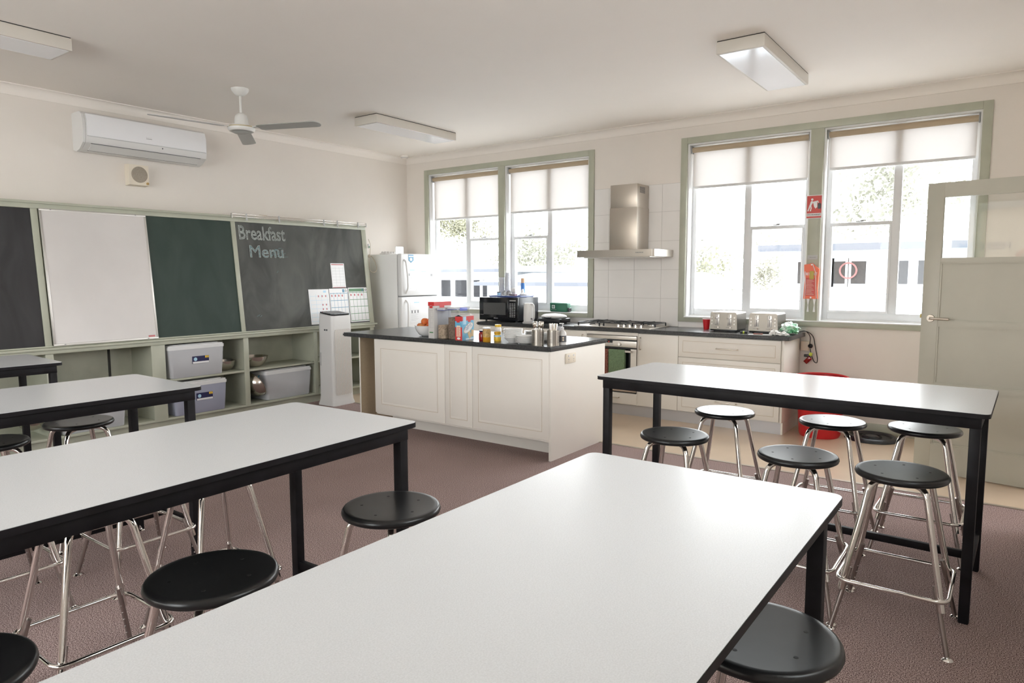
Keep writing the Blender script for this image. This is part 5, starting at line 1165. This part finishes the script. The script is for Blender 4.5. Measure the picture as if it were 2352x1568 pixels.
# cutlery holders
def holder(lab, x, y, r=0.049, h=0.122, phase=0.0):
    t = thing('cutlery_holder', lab, 'cutlery holder', (x, y, ZI), 0, 'perforated steel cutlery holders'); g = G()
    g.lathe([(0, 0), (r, 0), (r, h), (r-0.0015, h), (r-0.0015, 0.003), (0, 0.003)], 48); g.obj('cylinder', 'holdersteel', t)
    g = G()
    for c in range(4):
        for q in range(3):
            an = math.radians(-120+c*90+q*13)+phase
            for k in range(7): g.cyl(((r-0.0004)*math.cos(an), (r-0.0004)*math.sin(an), 0.026+k*0.0125), ((r+0.0004)*math.cos(an), (r+0.0004)*math.sin(an), 0.026+k*0.0125), 0.0034, n=8)
    g.obj('perforations', 'ink', t, smooth=False)
H1, H2 = (3.882, -2.470), (3.995, -2.420)
holder('perforated steel holder of tangled spoons and forks, left of the pair', *H1)
holder('perforated steel holder of upright knives, right of the pair', *H2, phase=0.4)
def make_spoon():
    t = thing('spoon', 'x', 'cutlery')
    g = G(); g.box(-0.0035, 0.0035, -0.001, 0.001, 0.0, 0.125, bev=0.0008); g.obj('handle', 'cutlery', t)
    G().sphere((0, 0, 0.148), 0.021, nu=14, nv=8, sc3=(0.75, 0.18, 1.15)).obj('bowl', 'cutlery', t); return t
def make_knife():
    t = thing('table_knife', 'x', 'cutlery'); G().box(-0.0055, 0.0055, -0.0025, 0.0025, 0.0, 0.165, bev=0.002).obj('handle', 'cutlery', t)
    return t
def make_fork():
    t = thing('fork', 'x', 'cutlery'); G().box(-0.003, 0.003, -0.001, 0.001, 0.0, 0.130, bev=0.0008).obj('handle', 'cutlery', t)
    g = G(); g.box(-0.010, 0.010, -0.0008, 0.0008, 0.130, 0.148, bev=0.0006)
    for k in range(4): g.box(-0.010+k*0.0058, -0.0074+k*0.0058, -0.0008, 0.0008, 0.148, 0.178)
    g.obj('tines', 'cutlery', t); return t
random.seed(11)
s0, k0, f0 = make_spoon(), make_knife(), make_fork()
used = set()
def put(proto, H, n, lab, grp, lean, zlo):
    for i in range(n):
        if proto.name not in used: used.add(proto.name); c = proto; tag(c, lab, group=grp)
        else: c = dup(proto, (0, 0, 0), None, lab, grp)
        a_ = 2*PI*i/n+random.uniform(-.3, .3); rr = random.uniform(0.012, 0.036); le = lean*random.uniform(0.4, 1.0)
        c.location = (H[0]+rr*0.6*math.cos(a_), H[1]+rr*0.6*math.sin(a_), ZI+0.005+random.uniform(0, zlo)); c.rotation_mode = 'ZYX'
        d = Vector((math.cos(a_)*math.sin(le), math.sin(a_)*math.sin(le), math.cos(le))); q = d.to_track_quat('Z', 'Y') @ Matrix.Rotation(random.uniform(0, 6), 3, 'Z').to_quaternion()
        c.rotation_mode = 'QUATERNION'; c.rotation_quaternion = q
put(s0, H1, 9, 'steel spoon standing bowl up in the left perforated holder', 'spoons in the left cutlery holder', 0.20, 0.012)
put(f0, H1, 7, 'steel fork standing tines up in the left perforated holder', 'forks in the left cutlery holder', 0.20, 0.010)
put(k0, H2, 14, 'steel knife with its handle up in the right perforated holder', 'knives in the right cutlery holder', 0.10, 0.006)
t = thing('pump_bottle', 'white pump bottle with black label at the right of the cutlery holders', 'bottle', (4.030, -2.335, ZI))
G().lathe([(0, 0), (0.030, 0), (0.031, 0.005), (0.031, 0.085), (0.024, 0.105), (0.010, 0.118), (0.010, 0.125), (0, 0.125)], 28).obj('bottle', 'plastic', t)
G().lathe([(0.0314, 0.022), (0.0317, 0.022), (0.0317, 0.074), (0.0314, 0.074)], 28).obj('label', 'ink', t)
g = G()
for zz in (0.040, 0.058):
    q = Matrix.Rotation(math.radians(-50), 4, 'Z') @ Matrix.Translation((0.0318, 0.0, zz)) @ Matrix.Rotation(PI/4, 4, 'X'); g.box(0, 0.0008, -0.0062, 0.0062, -0.0062, 0.0062, T=q)
g.obj('diamond_marks', 'boxcream', t, smooth=False)
G().cyl((0, 0, 0.125), (0, 0, 0.140), 0.011, n=18).cyl((0, 0, 0.140), (0, 0, 0.165), 0.0035, n=10).box(-0.030, 0.010, -0.005, 0.005, 0.165, 0.173, bev=0.002).obj('pump', 'lidplastic', t)
cup_stack('upturned clear plastic cups behind the pump bottle', 3.945, -2.275, ZI, 4, 0.036, 0.012, 'frosted', h=0.10)

# ------------------------------------------------------------------ ceiling fittings
def ceiling_light(lab, x0, x1, y0, y1):
    t = thing('ceiling_light', lab, 'ceiling light', ((x0+x1)/2, (y0+y1)/2, HC), 0, 'rectangular ceiling lights'); a, b = (x1-x0)/2, (y1-y0)/2
    G().box(-a+0.004, a-0.004, -b+0.004, b-0.004, -0.006, 0).obj('mounting_gap', 'darkgap', t, smooth=False)
    G().box(-a, a, -b, b, -0.088, -0.006, bev=0.004).obj('housing', 'fixture', t)
    G().box(-a+0.018, a-0.018, -b+0.018, b-0.018, -0.0915, -0.0885).obj('diffuser', 'diffuser', t, smooth=False)
    return t
ceiling_light('rectangular ceiling light at upper right above the windowside table', 5.170, 5.500, -2.165, -0.965)
ceiling_light('rectangular ceiling light above the kitchen island, right of the fan', 1.375, 1.705, -2.125, -0.915)
ceiling_light('rectangular ceiling light cut by the upper left frame edge', 1.345, 1.675, -6.06, -4.86)
t = thing('ceiling_fan', 'white three-blade ceiling fan with grey blades', 'fan', (1.421, -3.443, HC))
G().lathe([(0, 0), (0.075, 0), (0.074, -0.012), (0.058, -0.035), (0.036, -0.055), (0.018, -0.062), (0, -0.062)], 32).obj('ceiling_cup', 'fan', t)
G().cyl((0, 0, -0.06), (0, 0, -0.215), 0.011, n=16).obj('downrod', 'fan', t)
G().lathe([(0, -0.205), (0.022, -0.205), (0.046, -0.222), (0.055, -0.25), (0.060, -0.30), (0.063, -0.302), (0.063, -0.31), (0, -0.31)], 32).obj('motor_cover', 'fan', t)
G().lathe([(0.06, -0.311), (0.110, -0.318), (0.115, -0.330), (0.110, -0.350), (0.100, -0.362), (0.0, -0.366)], 40).obj('motor_housing', 'fan', t)
G().lathe([(0.111, -0.322), (0.1165, -0.326), (0.1165, -0.330), (0.111, -0.334)], 40).obj('trim_ring', 'gold', t)
G().lathe([(0, -0.366), (0.085, -0.3665), (0.06, -0.378), (0.02, -0.384), (0, -0.384)], 32).obj('lower_cap', 'fanblade', t)
for ang in (22, -98, 142):
    T = Matrix.Rotation(math.radians(ang), 4, 'Z') @ Matrix.Translation((0, 0, -0.335)) @ Matrix.Rotation(math.radians(-9), 4, 'X')
    pl = [(0.17, -0.045), (0.20, -0.058), (0.70, -0.062)] + [(0.705+0.055*math.cos(u), 0.062*math.sin(u)) for u in [math.radians(-75+15*i) for i in range(11)]] + [(0.70, 0.062), (0.20, 0.058), (0.17, 0.045)]
    bl_ = G().prism(pl, -0.003, 0.003, 'z', T=T).obj('blade', 'fanblade', t)
    G().box(0.10, 0.235, -0.016, 0.016, 0.003, 0.008, T=T, bev=0.001).obj('blade_iron', 'fan', bl_)
t = thing('smoke_detector', 'small round smoke detector on the ceiling in the far corner', 'smoke detector', (0.16, -0.20, HC))
G().lathe([(0, 0), (0.055, 0), (0.055, -0.012), (0.042, -0.032), (0.02, -0.038), (0, -0.038)], 28).obj('dome', 'ceiling', t)
G().lathe([(0.0435, -0.0305), (0.046, -0.027), (0.048, -0.027), (0.0445, -0.0335)], 28).obj('vent_ring', 'lightgrey', t)

# ------------------------------------------------------------------ outside the windows
struct(G().box(-60, 60, 0.6, 90, -2.2, -2.0).obj('ground', 'extground', smooth=False))
struct(G().box(XR+0.22, XR+30, YS-0.25, -4.25, -0.5, -0.4).obj('ground', 'extground', smooth=False))
struct(G().box(-20, XR+20, YS-40, YS-0.25, -0.5, -0.4).obj('ground', 'extground', smooth=False))
g = G(); g.box(XR+0.2, XR+1.9, -4.2, 0.2, -0.12, -0.001).box(XR+0.2, XR+1.9, -4.2, 0.2, 2.7, 2.8).box(XR+1.8, XR+1.9, -4.2, 0.2, -0.001, 1.0).box(XR+1.8, XR+1.9, -4.2, 0.2, 2.5, 2.7).box(XR+1.8, XR+1.9, -4.2, -1.6, 1.0, 2.5).box(XR+1.8, XR+1.9, 0.0, 0.2, 1.0, 2.5).box(XR+0.2, XR+1.8, -4.2, -4.1, -0.001, 2.7).box(XR+0.2, XR+1.8, 0.1, 0.2, -0.001, 2.7)
struct(g.obj('wall_added_corridor', 'wall', smooth=False))  # unseen corridor added to dim the doorway, its opening shaped to light the island
def house(lab, x0, x1, y, zb, zt, roofz, wins, depth=8, slope=True):
    t = thing('school_building', lab, 'building', (0, 0, 0), 0, 'pale buildings outside the windows')
    G().box(x0, x1, y, y+depth, zb, zt).obj('wall', 'extwall', t, smooth=False)
    G().prism([(y-0.5, zt), (y-0.5, zt+0.12), (y+depth/2, roofz), (y+depth+0.5, zt+0.12), (y+depth+0.5, zt)], x0-0.5, x1+0.5, 'x').obj('roof', 'extroof', t, smooth=False)
    G().box(x0-0.5, x1+0.5, y-0.62, y-0.5, zt+0.0, zt+0.16).obj('gutter', 'extedge', t, smooth=False)
    for a, b, c, d in wins:
        f = G().box(a-0.08, b+0.08, y-0.05, y-0.001, c-0.08, d+0.08).obj('window', 'extwall', t, smooth=False)
        G().box(a, b, y-0.07, y-0.051, c, d).obj('pane', 'extwindow', f, smooth=False)
    return t

house('long low white building with grey windows seen through the left windows', -24, -12.9, 20, -2.0, 1.60, 1.95, [(-19.5, -18.7, 0.35, 1.2), (-18.3, -17.7, 0.35, 1.2), (-17.38, -16.75, 0.35, 1.2), (-16.42, -15.6, 0.35, 1.2), (-15.38, -14.8, 0.35, 1.2), (-14.6, -13.85, 0.35, 1.2)])
house('pale low-roofed building seen through the window left of the range hood', -12.0, -4.0, 17, -2.0, 1.0, 1.55, [])
hc = house('white building with grey windows seen through the right windows', 1.95, 8.5, 12, -2.0, 2.05, 2.4, [(2.33, 2.48, 1.22, 1.78), (2.98, 3.12, 1.22, 1.78), (3.2, 3.46, 1.22, 1.78), (3.60, 3.93, 1.22, 1.78), (4.62, 4.84, 1.22, 1.78), (5.05, 5.4, 1.22, 1.78)], depth=6)
g = G(); g.lathe([(0.17, 0), (0.21, 0), (0.21, 0.03), (0.17, 0.03)], 32, T=basis((1, 0, 0), (0, 0, 1), (3.54, 11.90, 1.55))); g.obj('round_emblem', 'extred', hc)
t = thing('shed_roof', 'white ribbed metal roof just outside the right windows', 'roof', (0, 0, 0))
T = basis((1, 0, 0), (0, 5.2, 0.36), (0.0, 3.2, 0.74)); g = G(); g.box(0.2, 9, 0, 5.2, -0.05, 0, T=T); g.obj('sheeting', 'extwall', t, smooth=False)
g = G()
for k in range(44): g.box(0.3+k*0.2, 0.34+k*0.2, 0, 5.2, 0.0005, 0.03, T=T)
g.obj('ribs', 'extroof', t, smooth=False)
G().box(0.2, 9, 3.3, 8.2, -2.0, 0.6).obj('wall', 'extwall', t, smooth=False)
def tree(lab, x, y, zc, rx, rz_, n, m, seed):
    random.seed(seed); t = thing('tree', lab, 'tree', (x, y, -2.0), 0, 'trees beyond the buildings')
    G().tube([(0, 0, 0), (0.1, 0, (zc+2)*0.6), (0, 0.1, zc+2)], [0.07, 0.05, 0.03], 8).obj('trunk', 'trunk', t)
    bmx = bmesh.new()
    cl = [Vector((random.gauss(0, .5)*rx, random.gauss(0, .4)*rx, zc+2+random.gauss(0, .5)*rz_)) for _ in range(22)]
    for i in range(n):
        c = random.choice(cl)+Vector((random.gauss(0, 1), random.gauss(0, 1), random.gauss(0, 1)))*rx*0.16
        u = Vector((random.gauss(0, 1), random.gauss(0, 1), random.gauss(0, 1))).normalized(); v = u.orthogonal().normalized(); s_ = random.uniform(0.05, 0.12)*rx*0.5
        bmx.faces.new([bmx.verts.new(c+u*s_), bmx.verts.new(c+v*s_*0.6), bmx.verts.new(c-u*s_), bmx.verts.new(c-v*s_*0.6)])
    me = bpy.data.meshes.new('crown'); bmx.to_mesh(me); bmx.free(); me.materials.append(M[m]); o = bpy.data.objects.new('crown', me); sc.collection.objects.link(o); o.parent = t
    return t
tree('pale yellowish tree behind the low roof, seen left of the range hood', -14.0, 40, 3.0, 4.0, 2.0, 2600, 'leaf2', 1)
tree('grey-green tree at the right edge of the window left of the range hood', -9.6, 33, 1.9, 2.4, 1.5, 1800, 'leaf', 2)
tree('faint tree behind the long white building', -27.0, 44, 3.4, 4.0, 1.6, 2200, 'leaf2', 3)
tree('tree whose rounded top shows through the leftmost blind', -27.0, 32, 5.2, 2.2, 0.9, 2600, 'leaf', 4)
tree('faint tree seen low through the window right of the range hood', -2.2, 26, 1.5, 2.0, 1.3, 1600, 'leaf2', 5)
tree('faint tree behind the white building in the right windows', 3.0, 26, 4.6, 2.6, 1.6, 2000, 'leaf2', 6)

t = thing('neighbour_building', 'cream building with blue lettering, seen reflected in the door glass', 'building', (0, 0, 0))
G().box(-14, 1.6, -30, -24, -0.4, 3.75).obj('wall', 'extcream', t, smooth=False)
G().box(-14.3, 1.9, -30.3, -23.7, 3.75, 3.95).obj('gutter', 'extroof', t, smooth=False)
text('sign_lettering', 'PERFORM', 1.62, basis((-1, 0, 0), (0, 0, 1), (-0.68, -23.995, 2.30)), 'extnavy', t, height=0.27, bold=0.02, extr=0.0)
g = G(); g.lathe([(0.26, 0), (0.36, 0), (0.36, 0.03), (0.26, 0.03)], 32, T=basis((-1, 0, 0), (0, 0, 1), (-0.18, -23.98, 1.95))); g.obj('round_emblem', 'extred2', t)
